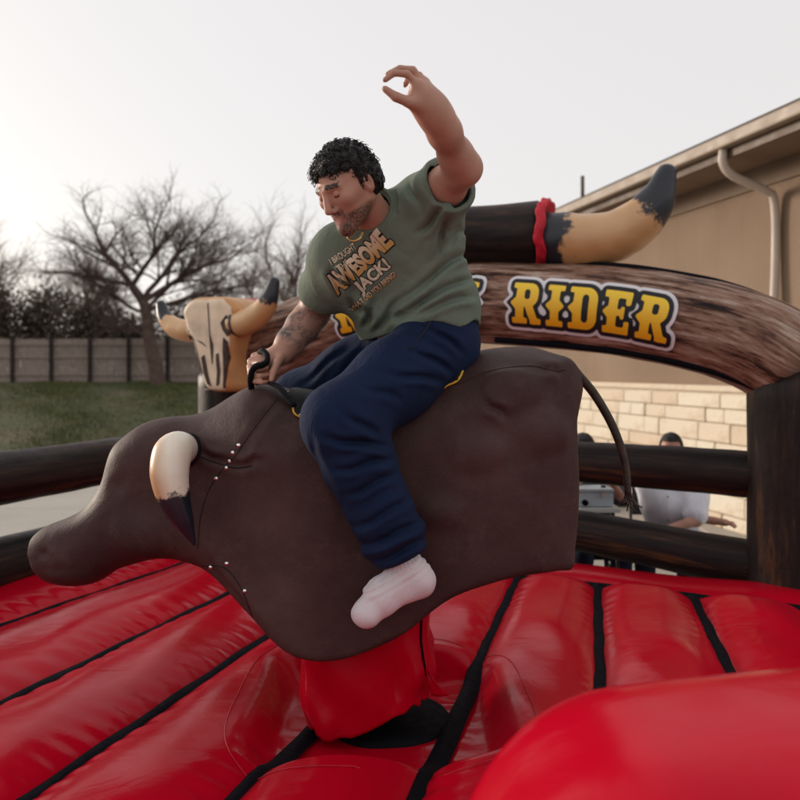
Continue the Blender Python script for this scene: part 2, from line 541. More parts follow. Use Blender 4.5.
t = NT('concrete')
col = t.ramp(t.noise(0.6, 8, rough=0.65), [(0.3, (0.33, 0.305, 0.27)), (0.7, (0.43, 0.40, 0.36))])
t.to(col, 'Base Color'); t.set(Roughness=0.9); t.bump(t.noise(40, 6), 0.35, 0.006); M['concrete'] = t.m
t = NT('lawn_soil')
n1 = t.noise(0.45, 8, rough=0.62); n2 = t.noise(3.5, 6, rough=0.7)
col = t.mix(n2, (0.030, 0.036, 0.012), (0.075, 0.078, 0.026))
col = t.mix(t.ramp(n1, [(0.5, 0.0), (0.66, 0.85)]), col, (0.12, 0.09, 0.055))
t.to(col, 'Base Color'); t.set(Roughness=1.0); t.bump(t.noise(14, 8), 0.8, 0.06); M['lawn'] = t.m
t = NT('grass_blades')
col = t.ramp(t.noise(0.9, 6, rough=0.65), [(0.3, (0.042, 0.056, 0.013)), (0.55, (0.08, 0.092, 0.022)), (0.72, (0.15, 0.125, 0.05))])
t.to(col, 'Base Color'); t.set(Roughness=0.8); M['grass'] = t.m
t = NT('weathered_cedar')
n1 = t.noise(7, 6, t.mapping((6, 6, 0.5)), rough=0.65)
col = t.ramp(n1, [(0.3, (0.17, 0.13, 0.11)), (0.55, (0.33, 0.265, 0.23)), (0.75, (0.46, 0.38, 0.33))])
t.to(col, 'Base Color'); t.set(Roughness=0.95); t.bump(n1, 0.5, 0.01); M['cedar'] = t.m
M['post_wood'] = mat('dark_fence_post', (0.035, 0.028, 0.027), 0.95, 0.3, 5, 0.3, 30)
M['bark'] = mat('grey_bark', (0.11, 0.073, 0.06), 0.95, 0.35, 4, 0.5, 20, 0.02)
M['twig_pale'] = mat('pale_bark', (0.15, 0.105, 0.085), 0.95, 0.35, 4, 0.4, 20, 0.02)
t = NT('dusty_leaf')
t.to(t.ramp(t.noise(1.3, 5), [(0.3, (0.06, 0.045, 0.032)), (0.7, (0.12, 0.09, 0.06))]), 'Base Color'); t.set(Roughness=0.8); M['leaf'] = t.m
M['dryleaf'] = mat('fallen_leaf', (0.2, 0.1, 0.045), 0.85, 0.5, 3, 0)
M['box_blue'] = mat('pale_blue_plastic', (0.52, 0.6, 0.66), 0.45, 0.06, 6, 0.08, 40)
M['table_white'] = mat('white_plastic', (0.6, 0.58, 0.55), 0.5, 0.05, 6, 0.08, 40)
M['steel'] = mat('dark_steel', (0.03, 0.03, 0.032), 0.45, 0.2, 10, 0, metal=0.6)

# ================================================================== the setting
def ground_z(x, y):
    up = np.clip((y - 14.5) / 18.1, 0, 1); up = up * up * (3 - 2 * up)
    side = np.clip((4.0 - x) / 8.0, 0, 1); side = side * side * (3 - 2 * side)
    return 1.27 * up * side

xs = np.concatenate([np.linspace(-900, -60, 12), np.linspace(-55, 30, 120), np.linspace(40, 900, 12)])
ys = np.concatenate([np.linspace(-300, -20, 8), np.linspace(-15, 60, 110), np.linspace(70, 1500, 14)])
gx, gy = np.meshgrid(xs, ys, indexing='ij')
gz = ground_z(gx, gy) + np.where(gy > 15, 0.03 * np.sin(gx * 1.3 + gy) * np.cos(gy * 0.9), 0)
V = np.stack([gx, gy, gz], -1).reshape(-1, 3)
ny = len(ys)
i, j = np.meshgrid(np.arange(len(xs) - 1), np.arange(ny - 1), indexing='ij')
a = (i * ny + j).ravel()
tag(link('ground', mesh_np('ground', V, np.stack([a, a + ny, a + ny + 1, a + 1], 1)), M['lawn']), kind='structure')
# concrete apron as slabs with joints
mb = MB(); mb.box(-4.0, 3.0, -0.046, 24, 10.9, 0.05)
pav = tag(mb.build('pavement', M['concrete']), kind='structure')
for k in range(-6, 7):
    MB().box(k * 3.0 + 0.4, 3.0, 0.0065, 0.006, 10.9, 0.0025).build('pavement_joint', M['mortar'], pav)
for k in range(0, 5):
    MB().box(-4.0, k * 3.0 + 1.1, 0.0065, 24, 0.006, 0.0023).build('pavement_joint', M['mortar'], pav)

# grass blades over the visible lawn
n = 60000
bx_ = rng.uniform(-17, 4, n); by_ = 14.3 + 18.2 * rng.random(n) ** 0.8
bz_ = ground_z(bx_, by_)
hgt = rng.uniform(0.04, 0.11, n) * (1 + 0.5 * np.sin(bx_ * 1.7 + by_ * 0.8)); w = rng.uniform(0.008, 0.02, n); an = rng.uniform(0, math.pi, n)
lx, ly = rng.normal(0, 0.04, n), rng.normal(0, 0.04, n)
V = np.empty((n, 3, 3))
V[:, 0] = np.stack([bx_ - w * np.cos(an), by_ - w * np.sin(an), bz_ - 0.01], 1)
V[:, 1] = np.stack([bx_ + w * np.cos(an), by_ + w * np.sin(an), bz_ - 0.01], 1)
V[:, 2] = np.stack([bx_ + lx, by_ + ly, bz_ + hgt], 1)
tag(link('grass', mesh_np('grass', V.reshape(-1, 3), np.arange(n * 3).reshape(-1, 3), False), M['grass']),
    'short dull green winter grass on the lawn before the fence', 'grass', kind='stuff')

# ---------------- building on the right
WD = np.array([-0.2486, 0.9686, 0]); WN = np.array([-0.9686, -0.2486, 0]); W0 = np.array([0.414 * 9, 9.0, 0])
ROTW = math.atan2(WD[1], WD[0])
def W(s, n_, z): return W0 + WD * s + WN * n_ + np.array([0, 0, z])
bld = thing('building', 'tan stucco building with pale limestone base and overhanging brown eave', 'building', tuple(W(4, -3, 0)))
S0, S1, STONE, SOF = -4.2, 11.6, 1.59, 3.98
def wbox(name, s0, s1, n0, n1, z0, z1, mt, parent=bld, bevel=0):
    V = [W(s, n_, z) for z in (z0, z1) for n_ in (n0, n1) for s in (s0, s1)]
    Fc = [(0, 2, 3, 1), (4, 5, 7, 6), (0, 1, 5, 4), (2, 6, 7, 3), (0, 4, 6, 2), (1, 3, 7, 5)]
    mb = MB().add(V, Fc)
    o = mb.build(name, mt, parent, bevel=bevel)
    bm = bmesh.new(); bm.from_mesh(o.data); bmesh.ops.recalc_face_normals(bm, faces=bm.faces); bm.to_mesh(o.data); bm.free()
    return o
wall = wbox('wall', S0, S1, -7.0, 0.0, STONE - 0.02, SOF + 0.02, M['stucco'])
base = wbox('stone_base', S0 + 0.01, S1 - 0.01, -6.9, 0.03, -0.1, STONE - 0.03, M['mortar'])
ledge = wbox('stone_cap', S0, S1 + 0.02, -0.01, 0.085, STONE - 0.04, STONE + 0.03, M['stone'], bevel=0.01)
# limestone blocks, one object each, sharing a few meshes
lens = [0.34, 0.46, 0.58, 0.7, 0.82]
blk = {}
for L in lens:
    for hgt_ in (0.17, 0.225):
        mb = MB(); mb.box(0, 0, 0, L / 2 - 0.004, 0.05, hgt_ / 2 - 0.004)
        me = mesh_np('stone', mb.V, mb.F, False)
        bm = bmesh.new(); bm.from_mesh(me)
        bmesh.ops.bevel(bm, geom=bm.edges[:], offset=0.012, segments=1, affect='EDGES')
        bm.to_mesh(me); bm.free(); me.materials.append(M['stone']); blk[(L, hgt_)] = me
z = 0.0; row = 0; rr = random.Random(3); nst = 0
while z < STONE - 0.1:
    hgt_ = (0.17, 0.225)[row % 2] if row < 7 else 0.17
    if z + hgt_ > STONE - 0.03: hgt_ = 0.17
    s = S0 + rr.random() * 0.3
    while s < S1 - 0.4:
        L = rr.choice(lens)
        p = W(s + L / 2, 0.03 + rr.uniform(-0.008, 0.014) + (0.05 if z < 0.74 else 0.0), z + hgt_ / 2)
        o = bpy.data.objects.new('stone', blk[(L, hgt_)]); C.objects.link(o); o.parent = base
        o.location = p; o.rotation_euler = (0, 0, ROTW)
        s += L; nst += 1
    z += hgt_; row += 1
wbox('soffit', S0 - 0.4, S1 + 0.5, -0.2, 0.62, SOF, SOF + 0.05, M['soffit'])
wbox('frieze_board', S0, S1, 0.001, 0.03, SOF - 0.22, SOF - 0.003, M['soffit'])
wbox('fascia', S0 - 0.42, S1 + 0.52, 0.62, 0.66, SOF - 0.03, SOF + 0.17, M['trim'], bevel=0.006)
wbox('gutter', S0 - 0.44, S1 + 0.54, 0.662, 0.775, SOF + 0.06, SOF + 0.185, M['gutter'], bevel=0.02)
# roof slab rising away from the eave
V = [W(s, n_, zz) for s in (S0 - 0.45, S1 + 0.55) for (n_, zz) in ((0.70, SOF + 0.175), (0.70, SOF + 0.235), (-4.0, SOF + 2.2), (-4.0, SOF + 2.14))]
Fc = [(0, 1, 5, 4), (1, 2, 6, 5), (2, 3, 7, 6), (3, 0, 4, 7), (0, 3, 2, 1), (4, 5, 6, 7)]
roof = MB().add(V, Fc).build('roof', M['roof'], bld)
tube('vent_pipe', [W(3.2, 0.1, SOF + 0.4), W(3.2, 0.1, SOF + 0.83)], 0.03, M['trim'], roof, 10)
ds = 0.35
tube('downspout', [W(-0.95, 0.7, SOF + 0.06), W(-0.95, 0.7, SOF - 0.08), W(-0.95, 0.58, SOF - 0.2), W(-0.94, 0.2, SOF - 0.32), W(-0.94, 0.075, SOF - 0.46), W(-0.94, 0.07, SOF - 1.2)] + [W(-0.94, 0.14, 1.55), W(-0.94, 0.17, 0.1)], 0.045, M['white_pipe'], bld, 10, sub=4)

# planting bed along the wall with fallen leaves
V = []; Fc = []
m = 40
for k in range(m):
    s = 1.3 + (S1 - 1.3) * k / (m - 1)
    for q in range(6):
        n_ = 0.10 + 1.35 * q / 5
        V.append(W(s, n_, 0.012 + 0.09 * math.sin(math.pi * q / 5) + 0.02 * rr.random()))
for k in range(m - 1):
    for q in range(5):
        Fc.append((k * 6 + q, k * 6 + q + 1, (k + 1) * 6 + q + 1, (k + 1) * 6 + q))
tag(link('planting_bed', mesh_np('planting_bed', V, Fc), mat('mulch', (0.13, 0.075, 0.045), 0.95, 0.5, 9, 0.9, 25, 0.04)), kind='structure')
n = 5000
V = np.empty((n, 4, 3)); ss = rng.uniform(1.3, S1, n); nn_ = rng.uniform(0.12, 1.5, n)
for k in range(n):
    c = W(ss[k], nn_[k], 0.05 + 0.09 * math.sin(math.pi * min(max((nn_[k] - 0.1) / 1.35, 0), 1)) + rng.random() * 0.03)
    u = rng.normal(size=3); u /= np.linalg.norm(u); v = np.cross(u, rng.normal(size=3)); v /= np.linalg.norm(v)
    r_ = rng.uniform(0.03, 0.06)
    V[k] = [c - u * r_, c + v * r_ * 0.6, c + u * r_, c - v * r_ * 0.6]
tag(link('fallen_leaves', mesh_np('fallen_leaves', V.reshape(-1, 3), np.arange(n * 4).reshape(-1, 4), False), M['dryleaf']),
    'dry brown leaves heaped in the bed along the limestone wall', 'leaves', kind='stuff')

# ---------------- wooden fence far left
FY = 32.6
fence = thing('wooden_fence', 'weathered grey cedar privacy fence behind the lawn', 'fence', (-8, FY, 1.2))
panelw = 1.62
for k in range(-13, 3):
    x0 = k * panelw
    zz = float(ground_z(x0, FY))
    MB().box(x0, FY - 0.10, zz + 0.93, 0.07, 0.05, 0.96).build('post', M['post_wood'], fence)
    mb = MB(); nb = 11; bw = panelw / nb
    for q in range(nb):
        xx = x0 + bw * (q + 0.5); zg = float(ground_z(xx, FY)); top = 1.80 + rr.uniform(-0.015, 0.02)
        mb.box(xx, FY + rr.uniform(-0.006, 0.006), zg + top / 2 + 0.03, bw / 2 - 0.006, 0.010, top / 2)
    tag(mb.build('board_panel', M['cedar'], fence), kind='stuff')
    for hz_ in (0.35, 1.08, 1.62):
        MB().box(x0 + panelw / 2, FY - 0.05, zz + hz_, panelw / 2 - 0.075, 0.025, 0.045).build('rail', M['cedar'], fence)

# ---------------- bare trees
def tree_mesh(seed, height, lean, trunk_r, depth, spread=0.75, first=0.3, twig=1.0, limbs=None):
    r = random.Random(seed)
    V, Fc = [], []
    TV, TF = [], []
    def seg_chain(pts, radii, n, A, B):
        v, f = tube_data(pts, radii, n, False)
        o = len(A); A.extend(v); B.extend([tuple(q + o for q in ff) for ff in f])
    tips = []
    def grow(p, d, L, rad, lev):
        npt = 5 if lev < 2 else 4
        pts = [np.array(p)]
        dd = np.array(d)
        for q in range(npt):
            j = np.array([r.gauss(0, 1), r.gauss(0, 1), r.gauss(0, 0.8)]) * (0.10 + 0.05 * lev)
            dd = dd + j + np.array([0, 0, 0.05 if lev < 2 else 0.015])
            dd /= np.linalg.norm(dd)
            pts.append(pts[-1] + dd * L / npt)
        end = rad * (0.55 if lev < depth else 0.35)
        rads = list(np.linspace(rad, end, len(pts)))
        if lev == 0:
            rads[0] *= 1.35
            seg_chain(pts, rads, 8, V, Fc)
        else:
            seg_chain(pts, rads, 5 if lev < 3 else 3, TV, TF)
        if lev >= depth:
            tips.append(pts[-1]); return
        nch = {0: 5, 1: 6, 2: 5, 3: 5}.get(lev, 3)
        for c in range(nch):
            tpos = (first if lev == 0 else 0.22) + (1 - (first if lev == 0 else 0.22)) * (c + r.random() * 0.7) / nch
            tpos = min(tpos, 1.0)
            ii = min(int(tpos * npt), npt - 1); fr = tpos * npt - ii
            pos = pts[ii] + (pts[ii + 1] - pts[ii]) * fr
            base_d = pts[ii + 1] - pts[ii]; base_d /= np.linalg.norm(base_d)
            a_ = r.uniform(0, 2 * math.pi); ang = r.uniform(0.45, 1.15) * spread * (1.25 if lev == 0 else 1)
            side = np.array([math.cos(a_), math.sin(a_), r.uniform(-0.15, 0.5)])
            nd = base_d * math.cos(ang) + side * math.sin(ang)
            nd /= np.linalg.norm(nd)
            grow(pos, nd, L * r.uniform(0.5, 0.78) * (1.15 if lev == 0 else 1), max(np.interp(tpos, [0, 1], [rad, end]) * r.uniform(0.45, 0.68), 0.0045 * twig), lev + 1)
        if lev < depth:
            grow(pts[-1], dd, L * 0.7, end * 0.9, lev + 1)
    if limbs is None:
        grow((0, 0, -0.15), np.array(lean) / np.linalg.norm(lean), height * 0.42, trunk_r, 0)
    else:
        tr = [np.array(p, float) for p in limbs[0]]
        seg_chain(catmull(tr, 4), list(np.linspace(trunk_r * 1.2, trunk_r * 0.62, (len(tr) - 1) * 4 + 1)), 9, V, Fc)
        for (st, dr, L, rad) in limbs[1]:
            grow(np.array(st, float), np.array(dr, float) / np.linalg.norm(dr), L, rad, 1)
    return mesh_np('trunk', V, Fc), mesh_np('crown', TV, TF), tips

def place_tree(name, meshes, loc, label, mt, rotz=0, sc=1.0, group=None):
    o = thing(name, label, 'tree', loc, group)
    o.rotation_euler = (0, 0, rotz); o.scale = (sc, sc, sc)
    for nm, me in zip(('trunk', 'crown'), meshes):
        c = bpy.data.objects.new(nm, me); C.objects.link(c); c.parent = o
        if len(me.materials) == 0: me.materials.append(mt)
    return o

# the big tree in front of the fence: crooked trunk leaning left, limbs laid out by hand
def rel(px, py, d=30.0):
    q = P(px, py, d) - P(160, 388, 30.0); return tuple(q)
trunk_pts = [(0.0, 0, -0.2), rel(155, 360), rel(150, 335), rel(147, 305), rel(143, 290), rel(132, 272, 29.8)]
T = lambda px, py, d=30.0: np.array(rel(px, py, d))
limbs = []
def limb(a, b, L, r_, da=30.0, db=30.0): limbs.append((T(*a, da), T(*b, db) - T(*a, da), L, r_))
limb((132, 272), (105, 225), 2.2, 0.13)
limb((132, 272), (142, 215), 2.2, 0.11, 30, 29.3)
limb((143, 290), (190, 240), 2.7, 0.13)
limb((146, 300), (205, 275), 2.6, 0.11, 30, 29)
limb((147, 303), (105, 285), 2.0, 0.09, 30, 30.8)
limb((143, 290), (166, 225), 2.6, 0.12, 30, 31)
limb((132, 272), (92, 258), 1.9, 0.09, 30, 29)
limb((148, 312), (208, 318), 2.2, 0.07, 30, 29.5)
limb((150, 330), (100, 318), 1.7, 0.06)
limb((146, 298), (215, 255), 2.4, 0.09, 30, 30.5)
m1 = tree_mesh(11, 8, (0, 0, 1), 0.26, 5, 0.85, limbs=(trunk_pts, limbs), twig=1.0)
place_tree('bare_tree', m1[:2], tuple(P(160, 388, 30.0)), 'large leafless tree with crooked dark trunk before the fence', M['bark']).scale = (1.0, 1.0, 0.88)

m2 = tree_mesh(23, 7.5, (0.1, 0, 1), 0.15, 4, 0.7, first=0.35, twig=1.4)
m3 = tree_mesh(37, 8.5, (-0.15, 0, 1), 0.17, 4, 0.75, first=0.25, twig=1.4)
for mm in (m2, m3):
    for me in mm[:2]: me.materials.append(M['twig_pale'])
place_tree('bare_tree', m2[:2], (-6.6, 41, 1.2), 'pale spindly leafless tree rising behind the skull horns', M['twig_pale'], 0.4, 1.2)
for (px, d, me, rz, sc) in ((312, 44, m3, 2.1, 0.95), (20, 38, m3, 1.2, 0.95), (95, 41, m2, 2.9, 1.05), (228, 45, m3, 4.0, 1.05), (-30, 36, m2, 5.2, 1.1), (200, 43, m2, 1.0, 0.9), (55, 45, m3, 3.3, 1.0)):
    place_tree('bare_tree', me[:2], ((px - 400) / F * d, d, 1.2), 'thin leafless tree standing beyond the wooden fence', M['twig_pale'], rz, sc, 'leafless trees beyond the fence')

# dusty evergreen thicket trees behind the fence: leaf clumps spread through the crown
def leafy(seed, w_, h_, nl=5200):
    r = np.random.default_rng(seed)
    nc = 60
    cen = np.stack([r.normal(0, w_ * 0.42, nc), r.normal(0, w_ * 0.35, nc), h_ * (0.25 + 0.72 * r.random(nc) ** 0.9)], 1)
    k = r.integers(0, nc, nl)
    c = cen[k] + r.normal(0, 0.32, (nl, 3))
    c[:, 2] = np.maximum(c[:, 2], 0.2)
    u = r.normal(size=(nl, 3)); u /= np.linalg.norm(u, axis=1)[:, None]
    v = np.cross(u, r.normal(size=(nl, 3))); v /= np.linalg.norm(v, axis=1)[:, None]
    s = r.uniform(0.05, 0.12, nl)[:, None]
    V = np.stack([c - u * s, c + v * s * 0.6, c + u * s, c - v * s * 0.6], 1).reshape(-1, 3)
    crown = mesh_np('crown', V, np.arange(nl * 4).reshape(-1, 4), False); crown.materials.append(M['leaf'])
    TV, TF = [], []
    for q in range(26):
        e = cen[q % nc]
        a0 = np.array([0, 0, h_ * 0.12 * r.random()])
        pts = catmull([a0, (a0 + e) / 2 + r.normal(0, 0.15, 3), e], 3)
        v_, f_ = tube_data(pts, list(np.linspace(0.07, 0.015, len(pts))), 5, False)
        o_ = len(TV); TV.extend(v_); TF.extend([tuple(x + o_ for x in ff) for ff in f_])
    tr = mesh_np('trunk', TV, TF); tr.materials.append(M['bark'])
    return tr, crown
lf = [leafy(1, 1.9, 3.6), leafy(2, 2.3, 3.0), leafy(3, 1.5, 4.2)]
for i_, (px, d, q, sc) in enumerate(((88, 35, 0, 1.0), (128, 37, 1, 1.0), (178, 36, 2, 0.85), (212, 38, 1, 1.0), (40, 36, 2, 1.05), (-10, 35, 0, 1.1), (250, 39, 0, 0.7), (290, 40, 1, 0.75), (330, 41, 0, 0.7))):
    place_tree('evergreen_shrub', lf[q], ((px - 400) / F * d, d, 1.15), 'dusty dark scrub tree crowding the back of the fence', M['leaf'], i_ * 1.7, sc, 'scrub trees behind the fence')

# ================================================================== red inflatable mattress
MZ = 0.60
LINES = [(-2.75, 0.45), (-1.88, 0.45), (-1.13, 0.37), (-0.57, 0.335), (-0.01, 0.33), (0.414, 0.275), (0.894, 0.245), (1.397, 0.23), (1.92, 0.21), (2.42, 0.2)]
def lx_(k, y): return LINES[k][0] + LINES[k][1] * (y - 3.5)
def y_t(x): return 4.446 - 0.44 * (x - 0.657)
def y_t_on(k):
    y = 4.5
    for _ in range(20): y = y_t(lx_(k, y))
    return y
def recess(x, y):
    qx = np.abs(x + 0.06) - 0.28; qy = np.abs(y - 2.72) - 0.28
    d = np.sqrt(np.maximum(qx, 0) ** 2 + np.maximum(qy, 0) ** 2) + np.minimum(np.maximum(qx, qy), 0) - 0.1
    t_ = np.clip((d + 0.06) / 0.14, 0, 1); return t_ * t_ * (3 - 2 * t_)
def mat_z(x, y, prof, b=0.085):
    m_ = recess(x, y)
    wr = 0.004 * np.sin(x * 21 + 3 * np.sin(y * 2.3)) * np.sin(y * 4.7 + 2 * np.sin(x * 3)) + 0.006 * np.sin(x * 4.1 + y * 5.3)
    return MZ + b * prof * m_ + wr * prof - 0.035 * (1 - m_)
matt = thing('inflatable_mattress', 'shiny red inflatable mattress in long padded strips with black straps', 'mattress', (0, 3, 0))
def panel(k, ya, yb, tval):
    ns, nt = 24, tval
    V, Fc = [], []
    for i in range(nt + 1):
        for j in range(ns + 1):
            s = j / ns
            y0 = ya[0] + (ya[1] - ya[0]) * s; y1 = yb[0] + (yb[1] - yb[0]) * s
            y = y0 + (y1 - y0) * i / nt
            x = lx_(k, y) * (1 - s) + lx_(k + 1, y) * s
            e = min(i / nt, 1 - i / nt) * (y1 - y0)
            endf = math.sqrt(max(0.0, 1 - max(0, 1 - e / 0.16) ** 2))
            prof = (1 - abs(2 * s - 1) ** 2.4) ** 0.8 * endf
            ed_ = min(s, 1 - s); wk = math.exp(-((ed_ - 0.10) / 0.10) ** 2) * (0.5 + 0.5 * math.sin(y * 2.1 + k * 1.7 + 2 * math.sin(y * 0.9 + k)))
            V.append((x, y, float(mat_z(x, y, prof)) + 0.0042 * wk * endf * math.sin(y * 62 + 2.5 * math.sin(y * 7 + k) + s * 9)))
    for i in range(nt):
        for j in range(ns):
            a = i * (ns + 1) + j
            Fc.append((a, a + 1, a + ns + 2, a + ns + 1))
    # side walls down to the ground
    ring = [j for j in range(ns + 1)] + [i * (ns + 1) + ns for i in range(1, nt + 1)] + [nt * (ns + 1) + j for j in range(ns - 1, -1, -1)] + [i * (ns + 1) for i in range(nt - 1, 0, -1)]
    o = len(V)
    cx = np.mean([V[q] for q in ring], axis=0)
    for q in ring:
        v = V[q]; V.append((v[0] + (cx[0] - v[0]) * 0.004, v[1] + (cx[1] - v[1]) * 0.002, 0.01))
    L = len(ring)
    for q in range(L):
        q2 = (q + 1) % L
        Fc.append((ring[q2], ring[q], o + q, o + q2))
    Fc.append(tuple(o + q for q in range(L)))
    return link('panel', mesh_np('panel', V, Fc), M['red'], matt)
YN = 0.75
for k in range(len(LINES) - 1):
    ya = (YN, YN); yb = (y_t_on(k), y_t_on(k + 1))
    panel(k, ya, yb, 250)
def strap(pts, w_=0.036):
    V, Fc = [], []
    n = 7
    m = len(pts)
    for i, p in enumerate(pts):
        t_ = np.array(pts[min(i + 1, m - 1)]) - np.array(pts[max(i - 1, 0)]); t_ /= np.linalg.norm(t_)
        b = np.cross(t_, (0, 0, 1)); b /= np.linalg.norm(b)
        for q in range(n):
            a_ = -1 + 2 * q / (n - 1)
            V.append(np.array(p) + b * w_ * a_ + np.array([0, 0, 0.016 * (1 - a_ * a_) + 0.003 * math.sin(i * 0.9 + q)]))
    for i in range(m - 1):
        for q in range(n - 1):
            a = i * n + q; Fc.append((a, a + 1, a + n + 1, a + n))
    o = link('strap', mesh_np('strap', V, Fc), M['strap'], matt)
    return o
for k in range(1, len(LINES) - 1):
    yy = np.linspace(YN + 0.02, y_t_on(k), 70)
    strap([(lx_(k, y), y, float(mat_z(lx_(k, y), y, 0)) + 0.014) for y in yy])
tp = []
for k in range(len(LINES)):
    y = y_t_on(k); tp.append((lx_(k, y), y + 0.006, MZ + 0.016))
strap([tuple(np.array(tp[i]) + (np.array(tp[i + 1]) - np.array(tp[i])) * q / 8) for i in range(len(tp) - 1) for q in range(8)] + [tp[-1]], 0.024)
# continuous border tube along the far side
V, Fc = [], []
bx0_ = np.linspace(lx_(0, y_t_on(0)), lx_(9, y_t_on(9)), 120); nb_ = 18
for x in bx0_:
    for q in range(nb_ + 1):
        a_ = q / nb_
        if a_ < 0.75:
            w_ = a_ / 0.75; y = y_t(x) + 0.012 + 0.50 * w_; z_ = MZ - 0.01 + 0.055 * (1 - abs(2 * w_ - 1) ** 2.6) + 0.006 * math.sin(x * 7)
        else:
            w_ = (a_ - 0.75) / 0.25; y = y_t(x) + 0.512 + 0.03 * math.sin(w_ * math.pi); z_ = (MZ - 0.01) * (1 - w_) + 0.01
        V.append((x, y, z_))
for i in range(119):
    for q in range(nb_): a = i * (nb_ + 1) + q; Fc.append((a, a + nb_ + 1, a + nb_ + 2, a + 1))
link('border_tube', mesh_np('border_tube', V, Fc), M['red'], matt)
# stitched seam round the recess
sm = []
for q in range(80):
    a_ = 2 * math.pi * q / 79
    ca, sa = math.cos(a_), math.sin(a_)
    x = -0.06 + 0.50 * np.sign(ca) * abs(ca) ** 0.5; y = 2.72 + 0.52 * np.sign(sa) * abs(sa) ** 0.5
    # follow the panel top
    k = max([q_ for q_ in range(len(LINES)) if lx_(q_, y) <= x] + [0]); k = min(k, len(LINES) - 2)
    s_ = (x - lx_(k, y)) / (lx_(k + 1, y) - lx_(k, y))
    sm.append((x, y, float(mat_z(x, y, (1 - abs(2 * s_ - 1) ** 2.4) ** 0.8)) + 0.003))
tube('seam', sm, 0.0016, M['red_cloth'], matt, 5)

# near bolster of the ring wall, close to the lens
f = Field((-0.05, 0.55, 0.1), (1.45, 1.7, 1.5), 0.016)
X, Y, Z = f.grid()
ZZ = Z + 0.10 * (0.75 - X) * (X < 0.75) + 0.06
qx, qy, qz = np.abs(X - 0.68) - 0.30, np.abs(Y - 1.16) - 0.08, np.abs(ZZ - 0.75) - 0.32
f.f = (np.sqrt(np.maximum(qx, 0) ** 2 + np.maximum(qy, 0) ** 2 + np.maximum(qz, 0) ** 2) + np.minimum(np.maximum(np.maximum(qx, qy), qz), 0) - 0.30).astype(np.float32)
f.f += (0.006 * wave(X, Y, Z, 22, 4)).astype(np.float32)
f.cut((0, 0, 0.15), (0, 0, -1))
bolster = thing('inflatable_bolster', 'plump red inflatable bolster rising at the near edge of the mattress', 'bolster', (0.7, 1.16, 0.15))
bm_ = f.mesh('cushion', 2)
link('cushion', bm_, M['red'], bolster)
bb = bvh_of(bm_)
pts = [on_surface(bb, x, y, 0.003) for (x, y) in ((505, 703), (494, 722), (486, 742), (478, 765), (472, 790))]
pts = [p for p in pts if p is not None]
if len(pts) > 2: tube('seam', pts, 0.005, M['strap'], bolster, 6)

# ================================================================== log railings and arch
def log_tube(name, path, radii, mt, parent, n=28, sub=6, wrinkle=0.004, seed=0):
    m = len(path)
    rr_ = np.interp(np.linspace(0, m - 1, (m - 1) * sub + 1), range(m), radii) if not np.isscalar(radii) else np.full((m - 1) * sub + 1, radii)
    pp = catmull(path, sub)
    V, Fc = tube_data(pp, list(rr_), n, False, refn=None)
    V = np.array(V); mm = len(pp)
    ctr = np.repeat(np.array(pp), n, axis=0)
    d = V - ctr; d /= np.linalg.norm(d, axis=1)[:, None] + 1e-9
    V = V + d * (wrinkle * wave(V[:, 0], V[:, 1], V[:, 2], 18, seed))[:, None]
    L = np.concatenate([[0], np.cumsum([np.linalg.norm(np.array(pp[i + 1]) - np.array(pp[i])) for i in range(mm - 1)])])
    u = np.repeat(L, n); v = np.tile(np.abs(np.linspace(-1, 1, n, endpoint=False)), mm)
    # rounded ends
    VV = list(V); FF = [tuple(q) for q in Fc]; uu = list(u); vv = list(v)
    for end in (0, mm - 1):
        t_ = np.array(pp[1]) - np.array(pp[0]) if end == 0 else np.array(pp[-2]) - np.array(pp[-1])
        t_ = -t_ / np.linalg.norm(t_); prev = [end * n + q for q in range(n)]
        for st in (0.35, 0.7):
            cur = []
            for q in range(n):
                c_ = np.array(pp[end]); base_ = V[end * n + q]
                VV.append(c_ + (base_ - c_) * math.cos(st * math.pi / 2) + t_ * rr_[end] * 0.3 * math.sin(st * math.pi / 2)); cur.append(len(VV) - 1); uu.append(u[end * n]); vv.append(v[q])
            for q in range(n):
                q2 = (q + 1) % n
                FF.append((prev[q], prev[q2], cur[q2], cur[q]) if end else (prev[q2], prev[q], cur[q], cur[q2]))
            prev = cur
        FF.append(tuple(prev) if end else tuple(prev[::-1]))
    me = mesh_np(name, VV, FF)
    attr(me, 'u', np.array(uu) + seed * 3.1); attr(me, 'v', np.array(vv) + seed)
    return link(name, me, mt, parent), pp, rr_

LP = np.array([-1.346, 6.23]); RP = np.array([2.23, 4.30])
arch = thing('inflatable_arch', 'inflatable arch printed like a cracked log with yellow lettering', 'arch', (LP[0], LP[1], 0))
def beam_xy(px):
    t_ = ((px - 400) / F * 5.2 - 0.568) / (1.3 + 0.7 * (px - 400) / F)
    return 0.568 + 1.3 * t_, 5.2 - 0.7 * t_
bp = []
for px, cy in ((237, 372), (252, 358), (275, 345), (300, 334), (350, 318), (400, 308), (440, 304), (485, 303), (541, 305.5), (585, 308.5), (625, 312), (660, 317.5), (695, 324.5), (723, 331.5), (760, 345), (790, 362)):
    x, y = beam_xy(px); bp.append((x, y, H + (HY - cy) / F * y))
beam, bpp, brr = log_tube('beam', bp, 0.272, M['log_bark'], arch, n=40, sub=6, wrinkle=0.004, seed=2)
